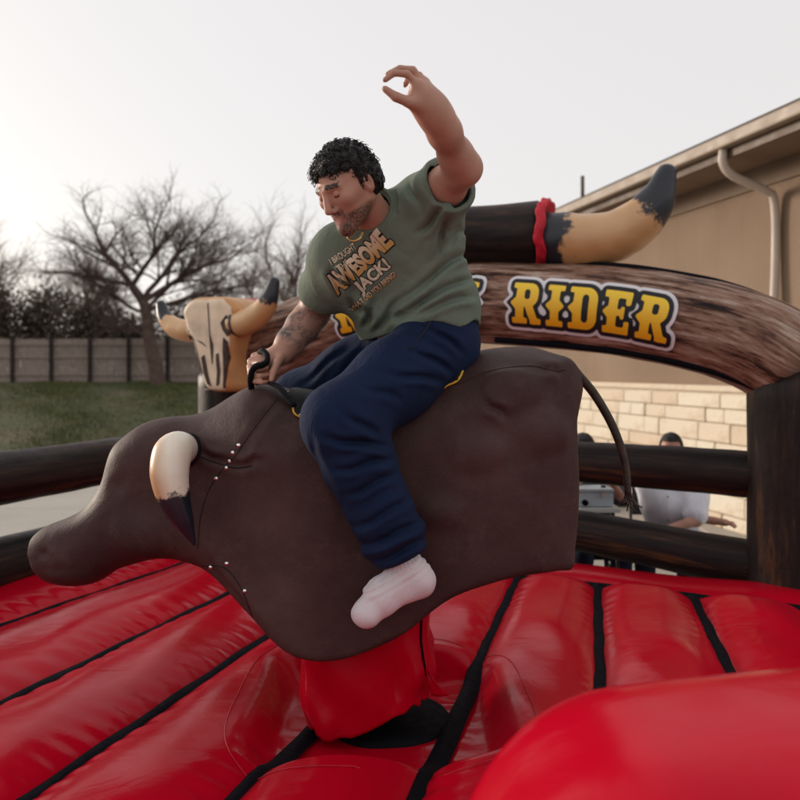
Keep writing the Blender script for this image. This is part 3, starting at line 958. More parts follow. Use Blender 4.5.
# dark under-seam cords of the beam
bd = np.array([1.3, -0.7, 0]) / np.linalg.norm([1.3, -0.7, 0]); bn = np.array([-0.474, -0.8805, 0])
tube('piping', [np.array(p) + bn * 0.14 + np.array([0, 0, -0.243]) for p in bpp[44:]], 0.022, M['strap'], arch, 8)
tube('piping', [np.array(p) + bn * 0.02 + np.array([0, 0, 0.276]) for p in bpp[30:]], 0.02, M['strap'], arch, 8)
for nm, pp_, top in (('post', LP, 1.75), ('post', RP + np.array([-0.02, 0.01]), 1.72)):
    log_tube(nm, [(pp_[0], pp_[1], z_) for z_ in (0.02, 0.5, 1.0, 1.4, top)], 0.265, M['log_dark'], arch, n=28, sub=4, seed=int(pp_[0] * 10) % 9)

# lettering: every letter is drawn as a distance field, then printed on the curved log
def seg2(x, y, a, b, r):
    ax_, ay_ = a; bx2, by2 = b
    t_ = np.clip(((x - ax_) * (bx2 - ax_) + (y - ay_) * (by2 - ay_)) / ((bx2 - ax_) ** 2 + (by2 - ay_) ** 2 + 1e-9), 0, 1)
    return np.hypot(x - ax_ - t_ * (bx2 - ax_), y - ay_ - t_ * (by2 - ay_)) - r
def box2(x, y, x0, x1, y0, y1, r=0.02):
    qx = np.abs(x - (x0 + x1) / 2) - (x1 - x0) / 2 + r; qy = np.abs(y - (y0 + y1) / 2) - (y1 - y0) / 2 + r
    return np.hypot(np.maximum(qx, 0), np.maximum(qy, 0)) + np.minimum(np.maximum(qx, qy), 0) - r
def U(*a):
    r = a[0]
    for q in a[1:]: r = np.minimum(r, q)
    return r
def letter(ch, x, y):
    spur = lambda cx: np.abs(x - cx) * 0.9 + np.abs(y - 0.5) - 0.155
    if ch == 'R':
        ring = np.maximum(box2(x, y, 0.14, 0.76, 0.43, 1.0, 0.24), -box2(x, y, 0.36, 0.52, 0.6, 0.84, 0.06))
        return 0.86, U(box2(x, y, 0.12, 0.36, 0, 1), box2(x, y, 0.02, 0.46, 0, 0.15), box2(x, y, 0.02, 0.4, 0.86, 1), ring, seg2(x, y, (0.5, 0.45), (0.66, 0.1), 0.11), box2(x, y, 0.54, 0.86, 0, 0.15), spur(0.13))
    if ch == 'I':
        return 0.48, U(box2(x, y, 0.12, 0.36, 0, 1), box2(x, y, 0.0, 0.48, 0, 0.15), box2(x, y, 0.0, 0.48, 0.86, 1), spur(0.14), spur(0.34))
    if ch == 'D':
        ring = np.maximum(box2(x, y, 0.12, 0.78, 0, 1.0, 0.3), -box2(x, y, 0.36, 0.54, 0.17, 0.83, 0.09))
        return 0.80, U(ring, box2(x, y, 0.12, 0.36, 0, 1), box2(x, y, 0.0, 0.4, 0, 0.15), box2(x, y, 0.0, 0.4, 0.86, 1), spur(0.14))
    if ch == 'E':
        return 0.74, U(box2(x, y, 0.12, 0.36, 0, 1), box2(x, y, 0.0, 0.72, 0, 0.17), box2(x, y, 0.0, 0.70, 0.83, 1), box2(x, y, 0.58, 0.72, 0, 0.32), box2(x, y, 0.56, 0.70, 0.68, 1), box2(x, y, 0.3, 0.54, 0.43, 0.57), box2(x, y, 0.46, 0.56, 0.36, 0.64), spur(0.14))
    if ch == 'Y':
        return 0.84, U(seg2(x, y, (0.17, 0.9), (0.42, 0.45), 0.12), seg2(x, y, (0.67, 0.9), (0.42, 0.45), 0.12), box2(x, y, 0.30, 0.54, 0, 0.5), box2(x, y, 0.2, 0.64, 0, 0.15), box2(x, y, 0.0, 0.36, 0.86, 1), box2(x, y, 0.5, 0.84, 0.86, 1), spur(0.64))
    if ch == 'O':
        return 0.78, np.maximum(box2(x, y, 0.0, 0.78, 0, 1.0, 0.3), -box2(x, y, 0.25, 0.53, 0.17, 0.83, 0.1))
    if ch == 'W':
        return 1.12, U(seg2(x, y, (0.16, 0.9), (0.32, 0.1), 0.11), seg2(x, y, (0.56, 0.7), (0.34, 0.1), 0.1), seg2(x, y, (0.56, 0.7), (0.78, 0.1), 0.1), seg2(x, y, (0.96, 0.9), (0.8, 0.1), 0.11), box2(x, y, 0.0, 0.36, 0.86, 1), box2(x, y, 0.76, 1.12, 0.86, 1))
def march2(f, xs_, ys_):
    """filled region f<0 as a mesh (cells clipped by linear interpolation)"""
    V, Fc, idx = [], [], {}
    def vid(key, p):
        if key not in idx: idx[key] = len(V); V.append(p)
        return idx[key]
    nx, ny = len(xs_), len(ys_)
    neg = f < 0
    anyc = neg[:-1, :-1] | neg[1:, :-1] | neg[:-1, 1:] | neg[1:, 1:]
    for i, j in np.argwhere(anyc):
        cs = [(i, j), (i + 1, j), (i + 1, j + 1), (i, j + 1)]
        poly = []
        for q in range(4):
            a, b = cs[q], cs[(q + 1) % 4]
            fa, fb = f[a], f[b]
            if fa < 0: poly.append(vid(a, (xs_[a[0]], ys_[a[1]])))
            if (fa < 0) != (fb < 0):
                t_ = fa / (fa - fb)
                key = (min(a, b), max(a, b))
                poly.append(vid(key, (xs_[a[0]] + (xs_[b[0]] - xs_[a[0]]) * t_, ys_[a[1]] + (ys_[b[1]] - ys_[a[1]]) * t_)))
        if len(poly) > 2: Fc.append(tuple(poly))
    return np.array(V), Fc
BL = np.concatenate([[0], np.cumsum([np.linalg.norm(np.array(bpp[i + 1]) - np.array(bpp[i])) for i in range(len(bpp) - 1)])])
BP = np.array(bpp)
def on_beam(u, v, lift):
    """u metres along the beam, v metres round it measured from its flank facing the ring"""
    c = np.stack([np.interp(u, BL, BP[:, q]) for q in range(3)], -1)
    t_ = np.stack([np.interp(u + 0.05, BL, BP[:, q]) - np.interp(u - 0.05, BL, BP[:, q]) for q in range(3)], -1)
    t_ /= np.linalg.norm(t_, axis=1)[:, None]
    up = np.cross(t_, np.broadcast_to(bn, t_.shape)); up *= np.sign(up[:, 2:3]); up /= np.linalg.norm(up, axis=1)[:, None]
    nn = np.cross(up, t_); nn *= np.sign((nn @ bn))[:, None]
    R_ = 0.272 + lift
    a_ = v / 0.272
    return c + nn * (R_ * np.cos(a_))[:, None] + up * (R_ * np.sin(a_))[:, None]
def u_at(px):
    pr = 400 + BP[:, 0] / BP[:, 1] * F
    return float(np.interp(px, pr, BL))
def word(txt, px0, px1, h, vmid, vtilt=0.0):
    wd = [letter(c, np.zeros((1, 1)), np.zeros((1, 1)))[0] for c in txt]
    gap = 0.15; tot = sum(wd) + gap * (len(txt) - 1)
    u0, u1 = u_at(px0), u_at(px1); sc = (u1 - u0) / tot
    xs_ = np.linspace(-0.35, tot + 0.35, int((tot + 0.7) * 26)); ys_ = np.linspace(-0.35, 1.35, 44)
    X2, Y2 = np.meshgrid(xs_, ys_, indexing='ij')
    fields = []; x = 0
    for c, w_ in zip(txt, wd):
        fields.append(letter(c, X2 - x, Y2)[1]); x += w_ + gap
    allf = U(*fields)
    def put(nm, fld, lift, mt):
        V2, F2 = march2(fld, xs_, ys_)
        u = u0 + V2[:, 0] * sc; v = (V2[:, 1] - 0.5) * h + vmid + vtilt * (u - u0)
        me = mesh_np(nm, on_beam(u, v, lift), F2)
        attr(me, 'g', np.clip(V2[:, 1], 0, 1))
        return link(nm, me, mt, beam)
    put('lettering_border', allf - 0.21, 0.008, M['ink_white'])
    put('lettering_outline', np.minimum(allf - 0.115, 9), 0.0115, M['ink_black'])
    for fl in fields:
        put('letter', fl, 0.0145, M['ink_yellow'])
word('ROWDY', 357, 494, 0.25, -0.015)
word('RIDER', 527, 679, 0.245, -0.005, -0.02)

# railings: two log tubes each side of the arch post
def rail_pt(px, d, z_): return ((px - 400) / F * d, d, z_)
rr_right = thing('inflatable_railing', 'pair of dark log-print inflatable rails between the mattress and the two seated men', 'railing', (1.2, 4.95, 0))
for z0, z1, sd_ in ((1.212, 1.205, 3), (0.765, 0.70, 5)):
    log_tube('upper_rail' if z0 > 1 else 'lower_rail', [(-1.05, 6.28, z0 + 0.02), (-0.2, 5.85, z0 + 0.01), (0.6, 5.37, z0), (1.20, 4.96, z0), (1.86, 4.55, z1), (2.2, 4.36, z1 - 0.01)], [0.13, 0.135, 0.135, 0.131, 0.135, 0.135], M['log_dark'], rr_right, n=26, sub=7, seed=sd_)
rr_left = thing('inflatable_railing', 'pair of dark log-print inflatable rails beside the bull head and lawn', 'railing', (-1.9, 4.9, 0))
for z0, sd_ in ((1.225, 7), (0.765, 8)):
    log_tube('upper_rail' if z0 > 1 else 'lower_rail', [(-1.5, 6.1, z0), (-1.68, 5.4, z0), (-1.95, 4.6, z0), (-2.3, 3.7, z0), (-2.75, 2.6, z0)], 0.142, M['log_dark'], rr_left, n=26, sub=7, seed=sd_)
log_tube('post', [(-2.6, 2.95, 0.02), (-2.6, 2.95, 0.7), (-2.6, 2.95, 1.5)], 0.15, M['log_dark'], rr_left, n=20, sub=4, seed=4)

# big horn on top of the arch
def horn(name, pts, rad, mt, parent, n=28, sub=8, side_dir=(0, 0, -1), wr=0.003):
    m = len(pts)
    rr_ = np.interp(np.linspace(0, m - 1, (m - 1) * sub + 1), range(m), rad)
    # rounded tip
    pp = catmull(pts, sub)
    e = np.array(pp[-1]) - np.array(pp[-2]); e /= np.linalg.norm(e)
    rt = rr_[-1]; tip = []
    for a_ in (0.3, 0.55, 0.78, 0.93, 0.999):
        pp.append(np.array(pp[(m - 1) * sub]) + e * rt * math.sin(a_ * math.pi / 2) * 0.8); tip.append(rt * math.cos(a_ * math.pi / 2))
    rr_ = np.concatenate([rr_, tip])
    V, Fc = tube_data(pp, list(rr_), n, True)
    V = np.array(V); ctr = np.repeat(np.array(pp), n, axis=0)
    d = V - ctr; dn = d / (np.linalg.norm(d, axis=1)[:, None] + 1e-9)
    V = V + dn * (wr * wave(V[:, 0], V[:, 1], V[:, 2], 45, 3))[:, None]
    L = np.concatenate([[0], np.cumsum([np.linalg.norm(pp[i + 1] - pp[i]) for i in range(len(pp) - 1)])])
    me = mesh_np(name, V, Fc)
    attr(me, 't', np.repeat(L / L[-1], n))
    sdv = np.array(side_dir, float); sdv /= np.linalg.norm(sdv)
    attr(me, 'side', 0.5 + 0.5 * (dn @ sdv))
    return link(name, me, mt, parent)
topper = thing('inflatable_horn', 'giant inflated tan horn with black tip on a dark log above the arch', 'horn ornament', tuple(P(500, 268, 5.0)))
lg = [P(392, 236, 5.42), P(430, 236, 5.34), P(470, 236, 5.23), P(505, 235.5, 5.13), P(538, 234.5, 5.05)]
log_tube('log', lg, [0.19, 0.2, 0.2, 0.205, 0.215], M['log_dark'], topper, n=30, sub=6, seed=6, wrinkle=0.006)
# crumpled red ring at the end of the log
ed = (lg[-1] - lg[-2]); ed /= np.linalg.norm(ed)
V, Fc = [], []
ea = np.cross(ed, (0, 0, 1)); ea /= np.linalg.norm(ea); eb = np.cross(ea, ed)
nr = 64
prof_ = [(0.0, 0.216), (0.012, 0.226), (0.03, 0.222), (0.06, 0.228), (0.062, 0.205), (0.045, 0.17), (0.03, 0.13)]
for (o_, r0) in prof_:
    for q in range(nr):
        a_ = 2 * math.pi * q / nr
        r_ = r0 + 0.006 * math.sin(a_ * 15 + o_ * 60) + 0.005 * math.sin(a_ * 31 + o_ * 20)
        V.append(lg[-1] + ed * (0.02 + o_ + 0.008 * math.sin(a_ * 7)) + (ea * math.cos(a_) + eb * math.sin(a_)) * r_)
for i in range(len(prof_) - 1):
    for q in range(nr):
        q2 = (q + 1) % nr; Fc.append((i * nr + q, i * nr + q2, (i + 1) * nr + q2, (i + 1) * nr + q))
link('red_ring', mesh_np('red_ring', V, Fc), M['red_cloth'], topper)
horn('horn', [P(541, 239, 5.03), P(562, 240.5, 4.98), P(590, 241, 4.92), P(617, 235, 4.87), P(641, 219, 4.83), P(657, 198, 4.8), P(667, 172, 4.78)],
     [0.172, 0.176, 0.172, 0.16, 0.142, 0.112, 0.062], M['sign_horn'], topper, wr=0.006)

# ---------------- inflatable skull on the left post
sk = thing('inflatable_skull', 'inflatable tan cattle skull with curved horns mounted on the arch post', 'skull', tuple(P(218, 395, 5.8)))
SD = 5.72
sf = np.array([-0.44, -0.898, 0.0]); sf /= np.linalg.norm(sf)         # facing
sr = np.array([0.898, -0.44, 0.0]); su = np.array([0, 0, 1.0])
s0 = P(210.5, 342, SD); SS = 1.14
def S(a, b, c=0): return s0 + (sr * a + su * b + sf * c) * SS
def sk_w(b): return np.interp(b, [-0.33, -0.28, -0.15, 0.0, 0.1, 0.2, 0.28], [0.085, 0.10, 0.125, 0.165, 0.205, 0.225, 0.17])
f = Field(S(0, 0) - 0.75, S(0, 0) + 0.75, 0.012)
X, Y, Z = f.grid()
a_ = ((X - s0[0]) * sr[0] + (Y - s0[1]) * sr[1]) / SS; b_ = (Z - s0[2]) / SS; c_ = ((X - s0[0]) * sf[0] + (Y - s0[1]) * sf[1]) / SS
wd_ = sk_w(np.clip(b_, -0.33, 0.28)).astype(np.float32)
cx_ = np.interp(b_, [-0.33, 0.3], [0.02, 0.0]).astype(np.float32)
side = np.abs(a_ - cx_) - wd_
topb = np.maximum(b_ - 0.29, -0.325 - b_)
fr = np.abs(c_ + 0.16) - np.interp(b_, [-0.33, 0.3], [0.13, 0.2]).astype(np.float32)
f.f = (smax(smax(side, fr, 0.05), topb, 0.06) * SS).astype(np.float32)
f.f += (0.004 * wave(X, Y, Z, 28, 9)).astype(np.float32)
skm = f.mesh('cushion', 2)
cush = link('cushion', skm, M['skull_tan'], sk)
skb = bvh_of(skm)
def sk_print(name, poly, mt, lift, dens=0.012):
    """flat print conforming to the front of the skull cushion"""
    poly = np.array(poly)
    x0, y0 = poly.min(0) - dens * 2; x1, y1 = poly.max(0) + dens * 2
    xs_ = np.arange(x0, x1, dens); ys_ = np.arange(y0, y1, dens)
    X2, Y2 = np.meshgrid(xs_, ys_, indexing='ij')
    V2, F2 = march2(poly_sdf(X2, Y2, poly), xs_, ys_)
    out = []
    for (x, y) in V2:
        hit = skb.ray_cast(Vector(S(x, y, 0.6)), Vector(-sf))[0]
        p = np.array(hit) if hit is not None else S(x, y, 0.0)
        out.append(p + sf * lift)
    return link(name, mesh_np(name, out, F2), mt, cush)
def poly_sdf(x, y, poly):
    d = np.full(x.shape, 1e9); ins = np.zeros(x.shape, bool)
    n = len(poly)
    for i in range(n):
        a, b = poly[i], poly[(i + 1) % n]
        e = b - a; L = e @ e + 1e-12
        t_ = np.clip(((x - a[0]) * e[0] + (y - a[1]) * e[1]) / L, 0, 1)
        d = np.minimum(d, np.hypot(x - a[0] - t_ * e[0], y - a[1] - t_ * e[1]))
        if a[1] != b[1]:
            c = ((a[1] > y) != (b[1] > y)) & (x < (b[0] - a[0]) * (y - a[1]) / (b[1] - a[1]) + a[0])
            ins ^= c
    return np.where(ins, -d, d)
sk_print('bone_face', [(-0.19, 0.24), (-0.1, 0.275), (0.0, 0.27), (0.12, 0.275), (0.19, 0.22), (0.2, 0.12), (0.165, 0.08), (0.155, -0.02), (0.12, -0.08), (0.115, -0.2), (0.09, -0.31), (0.01, -0.305), (-0.065, -0.31), (-0.085, -0.22), (-0.12, -0.06), (-0.16, 0.03), (-0.2, 0.07), (-0.205, 0.15)], M['skull_bone'], 0.004)
for pl in ([(0.10, 0.12), (0.15, 0.17), (0.19, 0.13), (0.185, 0.06), (0.15, 0.03), (0.115, 0.07)],
           [(-0.185, 0.06), (-0.14, 0.04), (-0.105, -0.06), (-0.08, -0.22), (-0.095, -0.2), (-0.12, -0.07)],
           [(0.115, 0.03), (0.15, 0.0), (0.145, -0.1), (0.115, -0.22), (0.095, -0.3), (0.082, -0.3), (0.10, -0.16), (0.1, -0.06)],
           [(-0.075, -0.1), (-0.045, -0.08), (-0.03, -0.2), (-0.01, -0.29), (-0.045, -0.27), (-0.07, -0.2)],
           [(0.045, -0.08), (0.07, -0.07), (0.075, -0.18), (0.06, -0.27), (0.03, -0.29), (0.045, -0.19)],
           [(0.006, 0.25), (0.016, 0.25), (0.012, 0.05), (0.03, -0.02), (0.012, -0.18), (0.002, -0.05), (0.004, 0.1)],
           [(-0.13, 0.03), (-0.06, 0.0), (0.0, -0.05), (-0.06, -0.012)], [(0.02, -0.05), (0.07, 0.0), (0.11, 0.02), (0.06, -0.01)]):
    sk_print('printed_mark', pl, M['skull_dark'], 0.008, 0.007)
horn('horn', [S(-0.17, 0.10, -0.12), S(-0.28, 0.085, -0.10), S(-0.39, 0.11, -0.1), S(-0.475, 0.18, -0.1), S(-0.515, 0.27, -0.1)], [0.085, 0.086, 0.078, 0.06, 0.036], M['skull_horn'], sk, side_dir=(0.2, 0, -1), n=22)
horn('horn', [S(0.15, 0.12, -0.05), S(0.26, 0.125, -0.04), S(0.36, 0.17, -0.03), S(0.44, 0.25, -0.02), S(0.485, 0.37, -0.02)], [0.095, 0.096, 0.088, 0.07, 0.038], M['skull_horn'], sk, side_dir=(0, 0, -1), n=22)
tube('collar', [S(-0.17, 0.10, -0.1), S(-0.19, 0.102, -0.1)], 0.09, M['skull_dark'], sk, 20)
tube('collar', [S(0.17, 0.12, -0.045), S(0.19, 0.121, -0.045)], 0.10, M['skull_dark'], sk, 20)
# rounded red cap behind the skull
f = Field(P(245, 312, 6.15) - 0.5, P(245, 312, 6.15) + 0.5, 0.016)
f.ell(P(246, 313, 6.15), (0.30, 0.26, 0.115), k=0)
tag(link('red_cap', f.mesh('red_cap'), M['red_cloth'], arch))

def crease(f, a, b, amp, w=0.0095):
    # a fold: a valley beside a ridge, fading towards its ends
    lo = np.minimum(a, b) - 0.16; hi = np.maximum(a, b) + 0.16
    sl = f.box(lo, hi); x, y, z = f.grid(sl)
    e = b - a; L = float(e @ e)
    t_ = ((x - a[0]) * e[0] + (y - a[1]) * e[1] + (z - a[2]) * e[2]) / L
    tc = np.clip(t_, 0, 1)
    perp = np.cross(e, (0, 1, 0)); perp = perp / np.linalg.norm(perp)
    q = (x - a[0] - tc * e[0]) * perp[0] + (z - a[2] - tc * e[2]) * perp[2] + 0.006 * np.sin(tc * 6)
    dy = (y - a[1] - tc * e[1])
    fade = np.clip((t_ + 0.15) / 0.3, 0, 1) * np.clip((1.15 - t_) / 0.6, 0, 1) * np.exp(-(dy / 0.11) ** 2)
    f.f[sl] += (amp * 1.05 * fade * (np.exp(-(q / w) ** 2) - 0.7 * np.exp(-((q - 2.1 * w) / (1.3 * w)) ** 2) - 0.5 * np.exp(-((q + 2.3 * w) / (1.4 * w)) ** 2))).astype(np.float32)

# ================================================================== mechanical bull
YC = 2.75
def dep_top(px): return float(np.interp(px, [0, 120, 200, 280, 480, 600], [2.69, 2.68, 2.68, 2.66, 2.63, 2.60]))
def dep_bot(px): return float(np.interp(px, [0, 120, 180, 240, 290, 600], [2.70, 2.69, 2.66, 2.52, 2.45, 2.44]))
def XZ(px, py, d): q = P(px, py, d); return (q[0], q[2])
top_px = [(20, 556), (24, 540), (38, 529), (60, 521), (76, 513), (87, 502), (95, 485), (101, 464), (109, 447), (122, 435), (138, 424.5), (160, 419), (185, 417), (205, 411), (225, 399), (243, 388.5), (258, 384.5), (275, 386), (295, 391), (325, 394), (360, 391), (400, 380), (440, 366), (470, 353.5), (500, 347.5), (530, 346.5), (550, 350.5), (566, 359), (575, 371), (579, 388)]
bot_px = [(581, 420), (581, 480), (580, 566), (560, 573), (530, 577), (500, 582), (470, 590), (450, 599), (430, 613), (405, 633), (380, 646), (350, 656), (325, 660), (305, 659), (290, 654), (270, 638), (250, 618), (232, 600), (215, 583), (203, 573), (190, 566), (172, 561), (150, 562), (130, 567), (115, 572), (104, 579), (97, 584), (82, 588), (60, 588), (40, 583), (27, 572)]
topc = np.array([XZ(x, y, dep_top(x)) for x, y in top_px])
botc = np.array([XZ(x, y, dep_bot(x) if y > 500 or x < 500 else 2.5) for x, y in bot_px])
poly = np.concatenate([np.array(catmull(list(topc), 3)), np.array(catmull(list(botc), 3))])
bull = thing('mechanical_bull', 'brown leather mechanical bull bucking nose down on a red skirted post', 'mechanical bull', (-0.1, YC, 0.56))
f = Field((-1.42, 2.30, 0.80), (0.70, 3.20, 1.98), 0.0085)
ax0, ax1, ax2 = f.ax
X2, Z2 = np.meshgrid(ax0, ax2, indexing='ij')
s2 = poly_sdf(X2.astype(float), Z2.astype(float), poly)
def line_dist(pl):
    d = np.full(X2.shape, 1e9)
    for i in range(len(pl) - 1):
        a, b = pl[i], pl[i + 1]; e = b - a
        t_ = np.clip(((X2 - a[0]) * e[0] + (Z2 - a[1]) * e[1]) / (e @ e + 1e-12), 0, 1)
        d = np.minimum(d, np.hypot(X2 - a[0] - t_ * e[0], Z2 - a[1] - t_ * e[1]))
    return d
dt_ = line_dist(topc[:27]); db_ = line_dist(botc[2:]); dr_ = line_dist(np.concatenate([topc[27:], botc[:3]]))
xh = lambda px: XZ(px, 500, 2.62)[0]
Wx = np.interp(X2, [xh(20), xh(50), xh(110), xh(150), xh(200), xh(245), xh(300), xh(420), xh(540), xh(582)], [0.09, 0.125, 0.155, 0.18, 0.215, 0.275, 0.315, 0.325, 0.315, 0.29])
kbot = np.interp(X2, [xh(150), xh(200), xh(290), xh(330)], [0.9, 0.7, 0.12, 0.08]) * Wx
wt = 1 / (dt_ + 0.01) ** 2; wb = 1 / (db_ + 0.01) ** 2; wr_ = 1 / (dr_ + 0.01) ** 2
kk = (wt * 0.95 * Wx + wb * kbot + wr_ * 0.09) / (wt + wb + wr_)
from_y = np.abs(ax1 - YC)[None, :, None]
f.f = smax((from_y - Wx[:, None, :]), np.broadcast_to(s2[:, None, :], f.f.shape), kk[:, None, :]).astype(np.float32)
X, Y, Z = f.grid()
near = P(0, 0, 1)
# soft dents and swellings of the stretched leather
f.f += (0.008 * wave(X, Y, Z, 10, 21) + 0.0042 * wave(X, Y, Z, 27, 22)).astype(np.float32)
for (px, py, d, r_, kx) in ((512, 386, 2.428, 0.035, 1), (545, 432, 2.416, 0.03, 1), (478, 452, 2.408, 0.03, 1), (440, 512, 2.407, 0.022, 1)):
    f.ell(P(px, py, d + 0.03), (r_ * 1.8, 0.02, r_ * 1.2), k=0.06)
# brow ridge, eye hollow, cheek, nostril, mouth on both sides
for sg_ in (-1, 1):
    m_ = lambda px, py, dy: np.array([*P(px, py, 2.66)[[0]], YC + sg_ * dy, P(px, py, 2.66)[2]])
    f.ell(m_(117, 484, 0.185), (0.036, 0.03, 0.026), k=0.04, op='s')
    f.ell(m_(150, 530, 0.135), (0.09, 0.045, 0.06), k=0.06)
    f.ell(m_(44, 553, 0.115), (0.02, 0.025, 0.014), k=0.015, op='s')
    f.cone(m_(36, 570, 0.105), m_(92, 566, 0.145), 0.006, 0.005, 0.012, op='s')
for (a_, b_, d_, am) in (((196, 454), (232, 467), 2.47, 0.016), ((232, 467), (262, 462), 2.43, 0.012), ((276, 402), (226, 470), 2.45, 0.006), ((505, 418), (485, 400), 2.43, 0.010), ((206, 566), (252, 620), 2.47, 0.008), ((330, 470), (345, 520), 2.43, 0.006), ((560, 372), (540, 366), 2.46, 0.012)):
    crease(f, P(*a_, d_), P(*b_, d_), am, 0.011)
bull_field = f.f.copy()
bme = f.mesh('body', 2)
body = link('body', bme, M['leather'], bull)
bb = bvh_of(bme)

def mirror_y(o):
    c = o.copy(); c.data = o.data.copy(); C.objects.link(c)
    v = verts_of(c.data); v[:, 1] = 2 * YC - v[:, 1]
    c.data.vertices.foreach_set('co', v.ravel()); c.data.flip_normals(); c.data.update()
    return c
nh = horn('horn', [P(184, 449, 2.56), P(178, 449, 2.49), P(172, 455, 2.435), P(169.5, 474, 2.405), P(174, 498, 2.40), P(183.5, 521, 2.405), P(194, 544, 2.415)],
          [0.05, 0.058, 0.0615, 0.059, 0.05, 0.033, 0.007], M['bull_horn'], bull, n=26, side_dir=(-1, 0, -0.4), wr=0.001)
fh = mirror_y(nh); fh.location.z += 0.03
# leather collar where the horn leaves the head
for o_ in (tube('horn_collar', [P(187, 450, 2.57), P(183, 450, 2.535)], [0.058, 0.056], M['saddle'], bull, 20),):
    mirror_y(o_)
def surf_path(pts, lift, r_, mt, name, sub=6, n=6):
    pp = catmull([np.array([a, b, 0.0]) for a, b in pts], sub)
    q = [on_surface(bb, p[0], p[1], lift) for p in pp]
    q = [np.array(v) for v in q if v is not None]
    if len(q) > 2: return tube(name, q, r_, mt, bull, n)
surf_path([(278, 398), (262, 418), (246, 440), (236, 455), (222, 470), (208, 492), (200, 520), (198, 548)], 0.0004, 0.0014, M['seam'], 'seam')
surf_path([(192, 452), (205, 459), (220, 464), (236, 468), (252, 466)], 0.0006, 0.0022, M['seam'], 'seam')
surf_path([(201, 566), (218, 566), (230, 572), (242, 590), (250, 610), (254, 622)], 0.0004, 0.0016, M['seam'], 'seam')
surf_path([(455, 385), (490, 371), (530, 366), (556, 371), (566, 369)], 0.001, 0.0025, M['leather'], 'welt')
for (px, py) in ((239, 445.5), (233, 453), (230, 461), (226.5, 468), (216.5, 478.5), (211, 567), (227, 563.5), (245, 591)):
    p = on_surface(bb, px, py, 0.001)
    if p is not None:
        ff = MB(); V, Fc = [], []
        fld = tube_data([np.array(p) + np.array((0, 0.004, 0)), np.array(p), np.array(p) + np.array((0, -0.003, 0)), np.array(p) + np.array((0, -0.0045, 0))], [0.0075, 0.0075, 0.0058, 0.001], 10)
        link('rivet', mesh_np('rivet', *fld), M['rivet'], bull)

# saddle pad over the back with yellow piping
sp = np.array([XZ(x, y, 2.50) for x, y in ((268, 330), (279, 386), (284, 398), (291, 404), (294, 413), (305, 420), (318, 438), (345, 447), (380, 437), (405, 412), (424, 398), (436, 393.5), (446, 386), (458, 380), (466, 366), (470, 330))])
ps = poly_sdf(X2.astype(float), Z2.astype(float), sp)
f.f = smax(np.maximum(bull_field - 0.011, -(bull_field + 0.006)), np.broadcast_to(ps[:, None, :], f.f.shape), 0.004).astype(np.float32)
pad = link('saddle_pad', f.mesh('saddle_pad', 1), M['saddle'], bull)
pb = bvh_of(pad.data)
for sgn in (-1, 1):
    q = []
    for p in catmull([np.array([a, b, 0]) for a, b in sp[1:-1]], 5):
        c_ = np.array([p[0], YC + sgn * 0.8, p[1]])
        hit = bb.ray_cast(Vector(c_), Vector((0, -sgn, 0)))[0]
        if hit is not None: q.append(np.array(hit) + np.array((0, sgn * 0.010, 0)))
    if len(q) > 2: tube('piping', q, 0.0042, M['yellow_piping'], pad, 8)
for (px, py) in ((283.5, 391), (290, 409), (300, 415)):
    p = on_surface(pb, px, py, 0.001)
    if p is not None:
        link('rivet', mesh_np('rivet', *tube_data([np.array(p), np.array(p) + np.array((0, -0.003, 0.001)), np.array(p) + np.array((0, -0.005, 0.0015))], [0.004, 0.003, 0.0006], 8)), M['rivet'], pad)
# hand strap
tube('hand_strap', [P(252, 393, 2.655), P(250.5, 380, 2.615), P(252, 371, 2.606), P(256, 366.5, 2.60), P(262, 365, 2.602), P(266.5, 362, 2.62), P(266.5, 355, 2.655), P(262, 351, 2.69), P(259, 356, 2.745), P(258, 370, 2.765), P(258, 392, 2.765)], [0.011] * 11, M['black'], bull, 10, sub=5)
tube('hand_strap', [P(270, 383, 2.60), P(277, 386, 2.58), P(285, 394, 2.55), P(294, 406, 2.52)], [0.013, 0.016, 0.017, 0.014], M['saddle'], bull, 10, sub=5, flat=0.5)
# tail
tp_ = [P(571, 366, 2.72), P(580, 377, 2.78), P(592, 391, 2.80), P(603, 408, 2.80), P(613, 427, 2.80), P(621, 448, 2.80), P(626, 470, 2.80), P(628, 494, 2.80)]
tube('tail', tp_, [0.016, 0.0165, 0.0165, 0.016, 0.0155, 0.015, 0.014, 0.012], M['rope'], bull, 12, sub=6)
mb = MB()
for q in range(14):
    a_ = q * 2.4; e_ = np.array([random.uniform(-0.03, 0.07), random.uniform(-0.03, 0.03), -random.uniform(0.03, 0.075)])
    p0_ = tp_[-1] + np.array([math.cos(a_) * 0.006, math.sin(a_) * 0.006, 0.01])
    v_, f_ = tube_data(catmull([p0_, p0_ + e_ * 0.5 + np.array([0, 0, -0.012]), p0_ + e_], 4), [0.0028] * 9, 5)
    mb.add(v_, f_)
mb.build('tail_tuft', M['rope'], bull, True)

